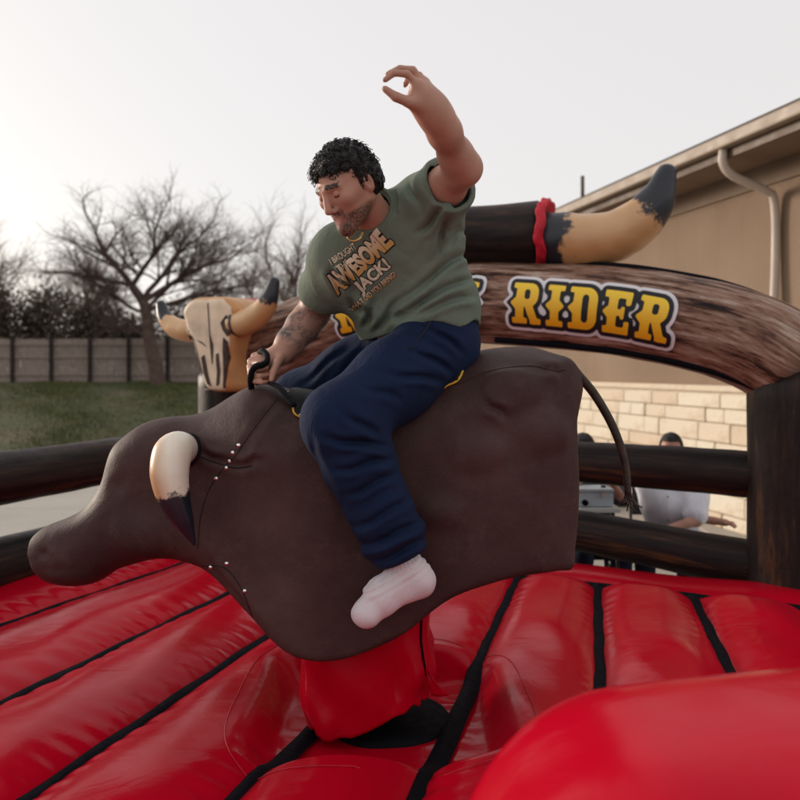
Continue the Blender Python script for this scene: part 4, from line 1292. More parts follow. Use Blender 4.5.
# red skirt round the post, hem pulled up on one side
V, Fc = [], []
nr, nh_ = 96, 34
for i in range(nh_ + 1):
    t_ = i / nh_
    for q in range(nr):
        a_ = 2 * math.pi * q / nr
        ca, sa = math.cos(a_), math.sin(a_)
        ex = 0.55
        cx = np.sign(ca) * abs(ca) ** ex; cy = np.sign(sa) * abs(sa) ** ex
        hx = 0.235 - 0.02 * t_; hy = 0.235 + 0.01 * t_
        x = -0.130 + 0.022 * t_ + hx * cx; y = 2.755 + hy * cy
        hem = 0.595 + 0.13 * np.clip((x + 0.30) / 0.42, 0, 1) ** 1.3 + 0.012 * math.sin(a_ * 5 + 1) + 0.006 * math.sin(a_ * 17)
        z_ = 1.02 + (hem - 1.02) * t_
        # folds: diagonal drapes gathering towards the right-hand corner
        fold = 0.009 * math.sin(z_ * 30 + x * 22) * t_ + 0.007 * math.sin(a_ * 9 + z_ * 14) * t_ + 0.005 * math.sin(x * 60 - z_ * 25) * t_ * t_
        flare = 0.016 * math.exp(-((t_ - 0.75) / 0.14) ** 2) * (x > 0)
        V.append((x + (fold + flare) * ca, y + (fold + flare * 0.5) * sa, z_))
for i in range(nh_):
    for q in range(nr):
        q2 = (q + 1) % nr; Fc.append((i * nr + q, (i + 1) * nr + q, (i + 1) * nr + q2, i * nr + q2))
o = link('post_skirt', mesh_np('post_skirt', V, Fc), M['red'], bull)
sm_ = o.modifiers.new('thickness', 'SOLIDIFY'); sm_.thickness = 0.004
tube('post', [(-0.1, 2.76, 0.5), (-0.1, 2.76, 1.0)], 0.085, M['black'], bull, 20)
V, Fc = tube_data([(-0.04, 2.74, 0.53), (-0.04, 2.74, 0.578), (-0.04, 2.74, 0.586)], [0.215, 0.215, 0.2], 40)
link('base_plate', mesh_np('base_plate', V, Fc), M['black'], bull)
# corner seam of the skirt with its loose flap
sb = bvh_of(o.data)
q = [on_surface(sb, x, y, 0.002) for x, y in ((421, 618), (420.5, 640), (423, 660), (426, 675))]
q = [np.array(v) for v in q if v is not None]
if len(q) > 2:
    tube('skirt_seam', q, 0.004, M['strap'], bull, 6)
V, Fc = [], []
A0, B0 = P(424, 665, 2.56), P(432, 695, 2.55)
for i in range(9):
    t_ = i / 8
    e_ = A0 + (B0 - A0) * t_
    for j in range(6):
        s_ = j / 5
        V.append(e_ + np.array([0.045 * s_ * (0.25 + t_), 0.02 * s_ * math.sin(t_ * 5 + s_ * 3), -0.01 * s_]))
for i in range(8):
    for j in range(5):
        a = i * 6 + j; Fc.append((a, a + 1, a + 7, a + 6))
fl = link('skirt_flap', mesh_np('skirt_flap', V, Fc), M['red'], bull)
fl.modifiers.new('thickness', 'SOLIDIFY').thickness = 0.003

# ================================================================== the rider
rider = thing('person', 'rider in green t-shirt and navy sweatpants, one arm raised, on the brown bull', 'person', (0.08, 2.72, 1.75))
nrm = lambda v: np.asarray(v, float) / np.linalg.norm(v)
pel = P(424, 346, 2.74); bel = P(412, 305, 2.70); che = P(394, 258, 2.60); nck = P(375, 216, 2.505)
lat_p = nrm((0.40, -0.90, 0.02)); lat_b = nrm((0.75, -0.62, 0.22)); lat_c = nrm((0.84, -0.26, 0.42))
Lsh, Rsh = P(430, 205, 2.50), P(337, 258, 2.585)
Lel, Lwr = P(462, 168, 2.27), P(438, 119, 2.08)
Rel, Rwr = P(314, 312, 2.80), P(281, 354, 2.735)
Lhip, Rhip = P(438, 347, 2.62), P(402, 347, 2.86)
Lkn, Lan = P(341, 422, 2.325), P(404, 563, 2.335)
Rkn, Ran = P(300, 400, 3.02), np.array([-0.24, 3.17, 1.24])
# head frame
hf = nrm((-0.55, -0.60, -0.58)); hu = np.array([-0.40, -0.36, 0.84]); hu = nrm(hu - hf * (hu @ hf)); hr = np.cross(hf, hu)
hc = P(347, 187, 2.37)
def HD(r_, f_, u_): return hc + hr * r_ + hf * f_ + hu * u_
HR = np.stack([hr, hf, hu])

f = Field((-0.58, 1.95, 1.10), (0.36, 3.28, 2.60), 0.0048, big=0.12)
K = 0.03
# trunk
f.cone(pel - lat_p * 0.08, pel + lat_p * 0.08, 0.115, 0.115, 0.05)
f.cone(bel - lat_b * 0.075, bel + lat_b * 0.075, 0.11, 0.11, 0.08)
f.cone(che - lat_c * 0.10, che + lat_c * 0.10, 0.11, 0.11, 0.08)
f.cone(Rsh * 0.85 + nck * 0.15, Lsh * 0.85 + nck * 0.15, 0.06, 0.06, 0.07)
f.cone(nck - np.array([0, 0, 0.02]), HD(0, -0.03, -0.05), 0.066, 0.058, 0.04)
# head
f.ell(HD(0, -0.014, 0.03), (0.077, 0.098, 0.09), HR, 0.01)
f.ell(HD(0, 0.035, -0.03), (0.064, 0.058, 0.082), HR, 0.03)
for s in (-1, 1):
    f.cone(HD(s * 0.05, 0.0, -0.05), HD(s * 0.012, 0.072, -0.098), 0.026, 0.020, 0.025)
    f.cone(HD(s * 0.045, 0.062, -0.012), HD(s * 0.05, 0.03, -0.01), 0.022, 0.02, 0.02)
    f.cone(HD(s * 0.012, 0.09, 0.032), HD(s * 0.046, 0.072, 0.03), 0.0095, 0.009, 0.014)
    f.ball(HD(s * 0.032, 0.098, 0.010), 0.0125, 0.012, 's')
    f.ball(HD(s * 0.0115, 0.1, -0.034), 0.0085, 0.006)
    f.ell(HD(s * 0.079, -0.012, -0.008), (0.011, 0.02, 0.032), HR, 0.006)
    f.ell(HD(s * 0.088, -0.008, -0.006), (0.007, 0.011, 0.018), HR, 0.006, 's')
f.cone(HD(0, 0.092, 0.025), HD(0, 0.113, -0.026), 0.009, 0.0125, 0.008)
f.cone(HD(-0.02, 0.084, -0.060), HD(0.02, 0.084, -0.060), 0.008, 0.008, 0.008)
f.cone(HD(-0.016, 0.085, -0.073), HD(0.016, 0.085, -0.073), 0.0085, 0.0085, 0.008)
f.cone(HD(-0.026, 0.101, -0.0665), HD(0.026, 0.101, -0.0665), 0.003, 0.003, 0.006, 's')
f.ball(HD(0, 0.078, -0.1), 0.024, 0.02)
# arms
f.chain([Lsh, Lsh + (Lel - Lsh) * 0.5, Lel], [0.066, 0.060, 0.049], 0.05, 0.03)
f.chain([Lel, Lel + (Lwr - Lel) * 0.3, Lel + (Lwr - Lel) * 0.7, Lwr], [0.047, 0.0435, 0.036, 0.0305], 0.04, 0.04)
f.ball(Lel + nrm(Lel - (Lsh + Lwr) / 2) * 0.016, 0.028, 0.04)
f.chain([Rsh, Rsh + (Rel - Rsh) * 0.5, Rel], [0.07, 0.066, 0.056], 0.05, 0.03)
f.chain([Rel, Rel + (Rwr - Rel) * 0.35, Rel + (Rwr - Rel) * 0.75, Rwr], [0.055, 0.056, 0.046, 0.036], 0.03, 0.03)
# raised hand: palm, four curled fingers, thumb
kn = {'i': P(417, 85, 2.005), 'm': P(421, 81, 2.03), 'r': P(425, 82, 2.055), 'p': P(428, 87, 2.075)}
for q in kn.values(): f.cone(Lwr, q, 0.026, 0.0125, 0.016)
f.cone(P(432, 109, 2.065), P(421, 95, 2.03), 0.029, 0.027, 0.035)
f.cone(Lwr, P(414, 103, 2.02), 0.027, 0.019, 0.03)
f.cone(P(443, 128, 2.11), P(433, 111, 2.065), 0.033, 0.031, 0.05)
f.chain([kn['i'], P(407, 74, 1.99), P(394, 73, 1.98), P(385, 80, 1.98)], [0.0105, 0.0098, 0.0088, 0.0078], 0.008, 0.004)
f.chain([kn['m'], P(413, 70, 2.02), P(400, 68.5, 2.015), P(388, 74, 2.01)], [0.0108, 0.0098, 0.009, 0.0078], 0.008, 0.004)
f.chain([kn['r'], P(419, 75, 2.06), P(409, 78, 2.06), P(405, 85, 2.05)], [0.0102, 0.0094, 0.0086, 0.0074], 0.007, 0.004)
f.chain([kn['p'], P(424, 82, 2.085), P(416, 82.5, 2.09), P(411, 88, 2.085)], [0.0094, 0.0086, 0.0078, 0.0068], 0.006, 0.004)
f.chain([P(424, 106, 2.03), P(409, 102, 2.0), P(396, 97, 1.985), P(385, 89, 1.98)], [0.019, 0.0145, 0.0122, 0.0092], 0.012, 0.005)
# gripping hand on the strap
gk = [P(254, 356, 2.74), P(250.5, 361, 2.71), P(250, 367, 2.68), P(252, 373, 2.655)]
for q in gk: f.cone(Rwr, q, 0.031, 0.0125, 0.014)
f.cone(P(272, 360, 2.715), P(260, 362, 2.715), 0.028, 0.02, 0.016)
gm = [P(252, 364, 2.685), P(250, 369, 2.66), P(250.5, 375, 2.638), P(253.5, 381, 2.62)]
gt = [P(259, 363, 2.645), P(259, 369.5, 2.622), P(260, 376, 2.602), P(262, 382.5, 2.595)]
ge = [P(266, 361, 2.66), P(267, 368, 2.645), P(268.5, 375, 2.625), P(269, 382, 2.615)]
for i in range(4):
    r_ = [0.0100, 0.0104, 0.0102, 0.0092][i]
    f.chain([gk[i], gm[i], gt[i], ge[i]], [r_ * 1.05, r_, r_ * 0.95, r_ * 0.85], 0.003, 0.002)
f.chain([P(280, 357, 2.70), P(276, 365, 2.645), P(273, 373, 2.61), P(271.5, 380, 2.595)], [0.018, 0.0135, 0.012, 0.0092], 0.010, 0.004)
# legs and feet (mostly inside the trousers)
f.chain([Lhip, Lkn], [0.085, 0.06], 0.05); f.chain([Lkn, Lkn + (Lan - Lkn) * 0.35, Lan], [0.055, 0.055, 0.036], 0.03, 0.03)
f.chain([Rhip, Rkn], [0.085, 0.06], 0.05); f.chain([Rkn, Rkn + (Ran - Rkn) * 0.35, Ran], [0.055, 0.055, 0.036], 0.03, 0.03)
Lhe, Lto = P(421, 583, 2.325), P(366, 613, 2.285)
f.chain([Lan, Lhe], [0.034, 0.028], 0.02); f.chain([Lan * 0.4 + Lhe * 0.6, Lto], [0.032, 0.02], 0.02)
Rhe, Rto = Ran + np.array([0.03, 0.02, -0.06]), Ran + np.array([-0.16, 0.03, -0.11])
f.chain([Ran, Rhe], [0.034, 0.028], 0.02); f.chain([Ran * 0.4 + Rhe * 0.6, Rto], [0.032, 0.022], 0.02)
bodm = f.mesh('body', 1)
v = verts_of(bodm).astype(float)
rel_ = v - hc
hx_, hy_, hz_ = rel_ @ hr, rel_ @ hf, rel_ @ hu
ss = lambda x, a, b: np.clip((x - a) / (b - a), 0, 1)
inhead = (np.linalg.norm(rel_, axis=1) < 0.16)
beard = inhead * ss(-hz_, 0.028, 0.05) * ss(hy_, -0.01, 0.012) * (1 - ss(-hz_, 0.118, 0.135))
beard *= 1 - 0.85 * np.exp(-((hx_ / 0.022) ** 2 + ((hz_ + 0.066) / 0.011) ** 2))
beard *= 1 - ss(np.abs(hz_ + 0.04) * -1 + 0.02, 0, 0.01) * (np.abs(hx_) > 0.03)
brow = inhead * (np.abs(hz_ - 0.036 + (np.abs(hx_) - 0.03) * 0.15) < 0.0065) * (np.abs(np.abs(hx_) - 0.031) < 0.021) * (hy_ > 0.05)
lip = inhead * np.exp(-((hx_ / 0.024) ** 4 + ((hz_ + 0.066) / 0.012) ** 4)) * (hy_ > 0.07)
attr(bodm, 'beard', np.clip(beard * 0.95 + brow * 1.5, 0, 1.5)); attr(bodm, 'lip', lip * 0.7)
def seg_t(a, b):
    e = b - a; return ((v - a) @ e) / (e @ e), np.linalg.norm(v - a - np.clip(((v - a) @ e) / (e @ e), 0, 1)[:, None] * e, axis=1)
t1, d1 = seg_t(Rel, Rwr); t2, d2 = seg_t(Rsh, Rel)
tat = (d1 < 0.085) * ss(t1, -0.3, -0.1) * (1 - ss(t1, 0.75, 0.92)) + 0.75 * (d2 < 0.085) * ss(t2, 0.3, 0.5) * (1 - ss(t2, 0.95, 1.1))
t3, d3 = seg_t(Lel, Lwr)
ulnar = np.clip(((v - Lel) @ nrm((0.5, 0.5, 0.7))) / 0.03, 0, 1)
tat = tat + 0.5 * (d3 < 0.07) * ss(t3, 0.1, 0.3) * (1 - ss(t3, 0.85, 1.0)) * ulnar
attr(bodm, 'tattoo', np.clip(tat, 0, 1))
pbody = link('body', bodm, M['skin'], rider)
# eyes
for s in (-1, 1):
    c_ = HD(s * 0.032, 0.0775, 0.0095)
    g = Field(c_ - 0.02, c_ + 0.02, 0.0022); g.ball(c_, 0.0115, 0); link('eye', g.mesh('eye'), M['eye'], rider)
    c2 = c_ + nrm(hf + hr * 0.1 - hu * 0.35) * 0.0085
    g = Field(c2 - 0.012, c2 + 0.012, 0.0015); g.ball(c2, 0.0046, 0); link('iris', g.mesh('iris'), M['iris'], rider)
    g = Field(c_ - 0.03, c_ + 0.03, 0.002); g.ball(c_, 0.0130, 0); g.cut(c_ - hu * 0.0075, nrm(-hu + hf * 0.05))
    lm = g.mesh('eyelid'); 
    for nm in ('tattoo', 'beard', 'lip'): attr(lm, nm, np.zeros(len(lm.vertices)))
    link('eyelid', lm, M['skin'], rider)
    ls = [c_ + nrm(hf * math.cos(w_) + hr * math.sin(w_) - hu * (0.62 - 0.25 * w_ * w_)) * 0.0135 for w_ in np.linspace(-1.0, 1.0, 11)]
    tube('eyelash', ls, 0.0011, M['hair'], rider, 5)
# hair: cap plus loose curls
g = Field(hc - 0.17, hc + 0.17, 0.004)
g.ell(HD(0, -0.02, 0.042), (0.083, 0.103, 0.092), HR, 0)
g.ell(HD(0, -0.055, 0.0), (0.082, 0.075, 0.085), HR, 0.03)
X, Y, Z = g.grid()
qr = (X - hc[0]) * hr[0] + (Y - hc[1]) * hr[1] + (Z - hc[2]) * hr[2]
qf = (X - hc[0]) * hf[0] + (Y - hc[1]) * hf[1] + (Z - hc[2]) * hf[2]
qu = (X - hc[0]) * hu[0] + (Y - hc[1]) * hu[1] + (Z - hc[2]) * hu[2]
g.f += (0.006 * wave(X, Y, Z, 130, 5, 7) + 0.004 * wave(X, Y, Z, 260, 6, 7)).astype(np.float32)
hairline = np.minimum(np.maximum(qf - 0.012, -(qu - 0.066 - np.abs(qr) * -0.25)), 9)     # face opening
g.f = smax(g.f, np.maximum(np.minimum(qf - 0.02, 9), -(qu - 0.07)) * -1 * -1, 0.0).astype(np.float32) if False else g.f
face_open = np.minimum(qf - 0.018 + 0.25 * np.maximum(qu, 0) * 0, 0.072 - 0.2 * np.abs(qr) - qu + 0.006 * np.sin(qr * 190) + 0.004 * np.sin(qr * 410))     # >0 where the face is bare
g.f = smax(g.f, face_open, 0.006).astype(np.float32)
g.f = smax(g.f, (-0.062 - qu), 0.006).astype(np.float32)
hm = g.mesh('hair', 0)
hv = verts_of(hm).astype(float)
r = np.random.default_rng(5)
V, Fc = [], []
rel2 = hv - hc
cand = np.where((rel2 @ hu > -0.045))[0]
for k in r.choice(cand, 1500):
    p0 = hv[k]; nn = nrm(p0 - HD(0, -0.02, 0.02))
    if ((p0 - hc) @ hf) > 0.085 and ((p0 - hc) @ hu) < 0.06: continue
    a1 = nrm(np.cross(nn, r.normal(size=3))); a2 = np.cross(nn, a1)
    R_ = r.uniform(0.004, 0.009); ln = r.uniform(0.005, 0.022) * (1.0 if ((p0 - hc) @ hu) > 0.03 else 0.45); turns = r.uniform(0.8, 1.8)
    pts = []
    for q in range(11):
        w_ = q / 10
        pts.append(p0 - nn * 0.006 + nn * ln * w_ + (a1 * math.cos(w_ * turns * 6.28) + a2 * math.sin(w_ * turns * 6.28)) * R_ * min(1, w_ * 2) + np.array([0, 0, -0.008 * w_ * w_]))
    vv_, ff_ = tube_data(pts, list(np.linspace(0.0019, 0.0009, 11)), 4, False)
    o_ = len(V); V.extend(vv_); Fc.extend([tuple(x + o_ for x in q) for q in ff_])
hair = link('hair', hm, M['hair'], rider)
link('curls', mesh_np('curls', V, Fc), M['hair'], hair)

# ---- t-shirt
f = Field((-0.42, 2.15, 1.72), (0.36, 3.02, 2.50), 0.0055, big=0.14)
f.cone(pel + np.array([0, 0, 0.03]) - lat_p * 0.095, pel + np.array([0, 0, 0.03]) + lat_p * 0.095, 0.138, 0.138, 0.05)
f.cone(bel - lat_b * 0.095, bel + lat_b * 0.10, 0.142, 0.142, 0.10)
f.cone(che - lat_c * 0.115, che + lat_c * 0.12, 0.126, 0.130, 0.09)
f.cone(Rsh * 0.8 + nck * 0.2, Lsh * 0.8 + nck * 0.2, 0.078, 0.08, 0.09)
f.cone(nck, nck + (HD(0, -0.03, -0.06) - nck) * 0.35, 0.085, 0.078, 0.04)
Ls_end = Lsh + (Lel - Lsh) * 0.62; Rs_end = Rsh + (Rel - Rsh) * 0.68
f.chain([Lsh, Lsh + (Lel - Lsh) * 0.5, Lsh + (Lel - Lsh) * 0.95], [0.092, 0.088, 0.09], 0.09, 0.02)
f.chain([Rsh, Rsh + (Rel - Rsh) * 0.5, Rsh + (Rel - Rsh) * 0.95], [0.09, 0.083, 0.084], 0.08, 0.02)
X, Y, Z = f.grid()
# drape folds: from the raised armpit fanning to the opposite hip, and sag above the hem
for (a_, b_, d_, am) in (((452, 206), (418, 232), 2.42, 0.016), ((450, 212), (432, 262), 2.46, 0.012), ((425, 172), (430, 205), 2.40, 0.010), ((436, 163), (441, 200), 2.36, 0.010), ((410, 185), (420, 215), 2.42, 0.010),
                         ((468, 252), (400, 300), 2.52, 0.012), ((472, 278), (385, 318), 2.52, 0.014), ((473, 296), (400, 318), 2.52, 0.012), ((466, 230), (440, 250), 2.50, 0.008),
                         ((362, 326), (376, 300), 2.56, 0.013), ((374, 330), (400, 300), 2.54, 0.012), ((345, 262), (352, 300), 2.50, 0.012), ((332, 268), (338, 295), 2.52, 0.010), ((350, 300), (370, 318), 2.54, 0.012), ((395, 318), (440, 296), 2.52, 0.012)):
    crease(f, P(*a_, d_), P(*b_, d_), am)
f.f += (0.005 * wave(X, Y, Z, 26, 8) + 0.0025 * wave(X, Y, Z, 55, 9)).astype(np.float32)
shell = 0.018
inner = f.f + shell
# hem, sleeve ends, neck opening
dL = nrm(Lel - Lsh); dR = nrm(Rel - Rsh)
def half(p, n_): return (X - p[0]) * n_[0] + (Y - p[1]) * n_[1] + (Z - p[2]) * n_[2]
hem_n = nrm((0.10, -0.06, -1.0)); hem = half(P(415, 331, 2.62), hem_n) + 0.012 * np.sin(X * 30 + Y * 22)
cutL = np.minimum(half(Ls_end, dL), 0.16 - np.sqrt((X - Lel[0]) ** 2 + (Y - Lel[1]) ** 2 + (Z - Lel[2]) ** 2))
cutR = np.minimum(half(Rs_end, dR), 0.17 - np.sqrt((X - Rel[0]) ** 2 + (Y - Rel[1]) ** 2 + (Z - Rel[2]) ** 2))
nd = nrm(HD(0, -0.03, -0.06) - nck); np_ = nck + nd * 0.045
neckc = np.minimum(half(np_, nd), 0.103 - np.sqrt((X - np_[0]) ** 2 + (Y - np_[1]) ** 2 + (Z - np_[2]) ** 2))
cuts = np.maximum(np.maximum(hem, cutL), np.maximum(cutR, neckc))
# clear the sleeves beyond the cuts and thin to a shell near the openings
f.f = np.maximum(f.f, cuts).astype(np.float32)
opening = np.minimum(-inner, cuts + 0.06)
f.f = np.maximum(f.f, opening).astype(np.float32)
shm = f.mesh('t_shirt', 1)
shirt = link('t_shirt', shm, M['shirt'], rider)
shb = bvh_of(shm)
# neck rib and chain
nd1 = nrm(np.cross(nd, (0, 1, 0))); nd2 = np.cross(nd, nd1)
ring = []
for q in range(49):
    a_ = 2 * math.pi * q / 48
    ring.append(np_ + nd * (-0.004) + (nd1 * math.cos(a_) + nd2 * math.sin(a_)) * 0.078)
link('collar', mesh_np('collar', *tube_data(ring, 0.0075, 8, False)), M['shirt'], shirt)
ch = [P(351, 229, 2.40), P(347.5, 234, 2.395), P(349, 239, 2.392), P(354, 241, 2.392), P(360, 238, 2.395), P(363.5, 232, 2.41)]
tube('necklace', ch, 0.004, M['gold'], rider, 8, sub=6)

# printed words on the chest
def shirt_text(txt, x0, y0, x1, y1, hgt, mt, name, offset=0.0, lift=0.0022, bold=0.02, taper=None):
    cu = bpy.data.curves.new(name, 'FONT'); cu.body = txt; cu.size = 1.0; cu.offset = bold + offset; cu.resolution_u = 3
    ob = bpy.data.objects.new(name, cu); C.objects.link(ob)
    dg = bpy.context.evaluated_depsgraph_get()
    me = bpy.data.meshes.new_from_object(ob.evaluated_get(dg))
    bpy.data.objects.remove(ob); bpy.data.curves.remove(cu)
    bm = bmesh.new(); bm.from_mesh(me)
    bmesh.ops.subdivide_edges(bm, edges=bm.edges[:], cuts=2, use_grid_fill=True)
    bmesh.ops.triangulate(bm, faces=bm.faces[:])
    bm.to_mesh(me); bm.free()
    vv = verts_of(me).astype(float)
    if offset == 0: shirt_text.ext = (vv[:, 0].min(), vv[:, 0].max())
    a, b = shirt_text.ext
    L = math.hypot(x1 - x0, y1 - y0); dx, dy = (x1 - x0) / L, (y1 - y0) / L
    out = []; g_ = []
    for p in vv:
        s_ = (p[0] - a) / (b - a); hh = hgt * (taper(s_) if taper else 1.0)
        px = x0 + dx * L * s_ + dy * p[1] / 0.7 * hh; py = y0 + dy * L * s_ - dx * p[1] / 0.7 * hh
        q = on_surface(shb, px, py, lift)
        out.append(q if q is not None else Vector(P(px, py, 2.45))); g_.append(np.clip(p[1] / 0.7, 0, 1))
    me.vertices.foreach_set('co', np.array([tuple(q) for q in out], dtype=np.float32).ravel())
    me.materials.clear(); me.update()
    attr(me, 'g', g_)
    return link(name, me, mt, shirt)
for (txt, a, mt, bo) in (('I BROUGHT', (332.5, 265, 357, 248, 6.5), 'print_white', 0.025), ('THE', (339.5, 271.5, 349.5, 263, 6), 'print_white', 0.025),
                         ('AWESOME.', (337, 294, 394, 242, 20), 'print_gold', 0.055), ('JACK!', (360, 293, 391, 266, 11.5), 'print_white', 0.04), ('WHAT DID YOU BRING?', (352, 312, 397, 275, 5.5), 'print_gold', 0.025)):
    tp2 = (lambda s_: 0.85 + 0.35 * abs(s_ - 0.45)) if txt.startswith('AWE') else None
    o1 = shirt_text(txt, *a, M[mt], 'shirt_print', 0.0, 0.0034, bo, tp2)
    shirt_text(txt, *a, M['print_dark'], 'shirt_print_shadow', 0.05, 0.0018, bo, tp2)

# ---- sweatpants
f = Field((-0.52, 2.18, 1.14), (0.36, 3.32, 2.06), 0.006, big=0.14)
f.cone(pel - lat_p * 0.085, pel + lat_p * 0.085, 0.135, 0.135, 0.05)
f.cone(pel + np.array([0, 0, 0.07]) - lat_p * 0.075, pel + np.array([0, 0, 0.07]) + lat_p * 0.075, 0.125, 0.125, 0.06)
f.chain([Lhip, Lhip + (Lkn - Lhip) * 0.5, Lkn], [0.135, 0.128, 0.112], 0.06, 0.05)
sh = Lan - Lkn
f.chain([Lkn, Lkn + sh * 0.3, Lkn + sh * 0.62, Lkn + sh * 0.82, Lkn + sh * 0.97], [0.110, 0.107, 0.096, 0.098, 0.058], 0.05, 0.03)
f.chain([Rhip, Rhip + (Rkn - Rhip) * 0.5, Rkn], [0.13, 0.118, 0.105], 0.06, 0.05)
shR = Ran - Rkn
f.chain([Rkn, Rkn + shR * 0.3, Rkn + shR * 0.65, Rkn + shR * 0.85, Rkn + shR * 1.0], [0.105, 0.1, 0.09, 0.088, 0.055], 0.05, 0.03)
X, Y, Z = f.grid()
# folds behind the bent knee, at the groin and stacked above the cuff
for (a_, b_, d_, am) in (((386, 450), (325, 436), 2.21, 0.016), ((388, 462), (335, 470), 2.21, 0.013), ((392, 478), (345, 496), 2.21, 0.013), ((380, 440), (340, 408), 2.22, 0.010),
                         ((452, 372), (405, 345), 2.42, 0.013), ((462, 352), (425, 322), 2.46, 0.014), ((440, 382), (385, 372), 2.36, 0.012), ((400, 400), (360, 385), 2.28, 0.008),
                         ((408, 505), (352, 530), 2.22, 0.012), ((418, 528), (360, 548), 2.23, 0.015), ((424, 544), (372, 563), 2.24, 0.013), ((330, 500), (352, 550), 2.23, 0.009),
                         ((345, 352), (300, 385), 2.88, 0.010), ((365, 350), (330, 385), 2.84, 0.010), ((312, 440), (330, 500), 2.23, 0.006)):
    crease(f, P(*a_, d_), P(*b_, d_), am)
tt = ((X - Lkn[0]) * sh[0] + (Y - Lkn[1]) * sh[1] + (Z - Lkn[2]) * sh[2]) / (sh @ sh)
stack = np.clip((tt - 0.45) / 0.3, 0, 1) * np.clip((1.05 - tt) / 0.1, 0, 1) * (Y < 2.62)
f.f += (-0.0030 * stack * np.sin(tt * 40 + 2.2 * wave(X, Y, Z, 14, 31))).astype(np.float32)
f.f += (0.0055 * wave(X, Y, Z, 22, 18) + 0.002 * wave(X, Y, Z, 60, 19)).astype(np.float32)
# keep the trousers out of the bull and the cuffs open
dn = nrm(sh); c0 = Lkn + sh * 0.96
f.f = np.maximum(f.f, np.minimum((X - c0[0]) * dn[0] + (Y - c0[1]) * dn[1] + (Z - c0[2]) * dn[2], 0.3 - np.sqrt((X - c0[0]) ** 2 + (Y - c0[1]) ** 2 + (Z - c0[2]) ** 2))).astype(np.float32)
f.f = np.maximum(f.f, Z - (pel[2] + 0.15)).astype(np.float32)
pants = link('sweatpants', f.mesh('sweatpants', 1), M['pants'], rider)
ptb = bvh_of(pants.data)
q = [on_surface(ptb, x, y, 0.0015) for x, y in ((409, 350), (417, 341), (425, 331), (432, 321), (436, 315))]
q = [np.array(v_) for v_ in q if v_ is not None]
if len(q) > 2: tube('pocket_seam', q, 0.0022, M['print_dark'], pants, 6)

# ---- socks
def sock(an, he, to, dirn):
    lo = np.minimum(np.minimum(an, he), to) - 0.09; hi = np.maximum(np.maximum(an, he), to) + 0.09
    f = Field(lo, hi, 0.004)
    up = an - nrm(dirn) * 0.06
    f.chain([up, an, an * 0.3 + he * 0.7], [0.043, 0.043, 0.042], 0.02, 0.02)
    f.ball(he, 0.037, 0.03)
    mid = an * 0.35 + to * 0.65
    f.chain([an * 0.55 + he * 0.45, mid, to], [0.047, 0.045, 0.036], 0.03, 0.02)
    f.cone(he, to, 0.035, 0.033, 0.03)
    sd = nrm(np.cross(to - he, (0, 0, 1)))
    f.cone(to - sd * 0.018, to + sd * 0.02, 0.031, 0.027, 0.02)
    f.f += 0
    X, Y, Z = f.grid()
    dd = nrm(dirn); t_ = (X - an[0]) * dd[0] + (Y - an[1]) * dd[1] + (Z - an[2]) * dd[2]
    a1 = nrm(np.cross(dd, (0, 0, 1))); a2 = np.cross(dd, a1)
    th = np.arctan2((X - an[0]) * a1[0] + (Y - an[1]) * a1[1] + (Z - an[2]) * a1[2], (X - an[0]) * a2[0] + (Y - an[1]) * a2[1] + (Z - an[2]) * a2[2])
    f.f += (0.0019 * np.sin(th * 26) * np.clip((0.01 - t_) / 0.01, 0, 1) + 0.0028 * np.sin(t_ * 300 + th * 2) * np.exp(-((t_ - 0.02) / 0.022) ** 2) + 0.0034 * wave(X, Y, Z, 75, 12)).astype(np.float32)
    return link('sock', f.mesh('sock', 1), M['sock'], rider)
sock(Lan, Lhe, Lto, sh); sock(Ran, Rhe, Rto, shR)

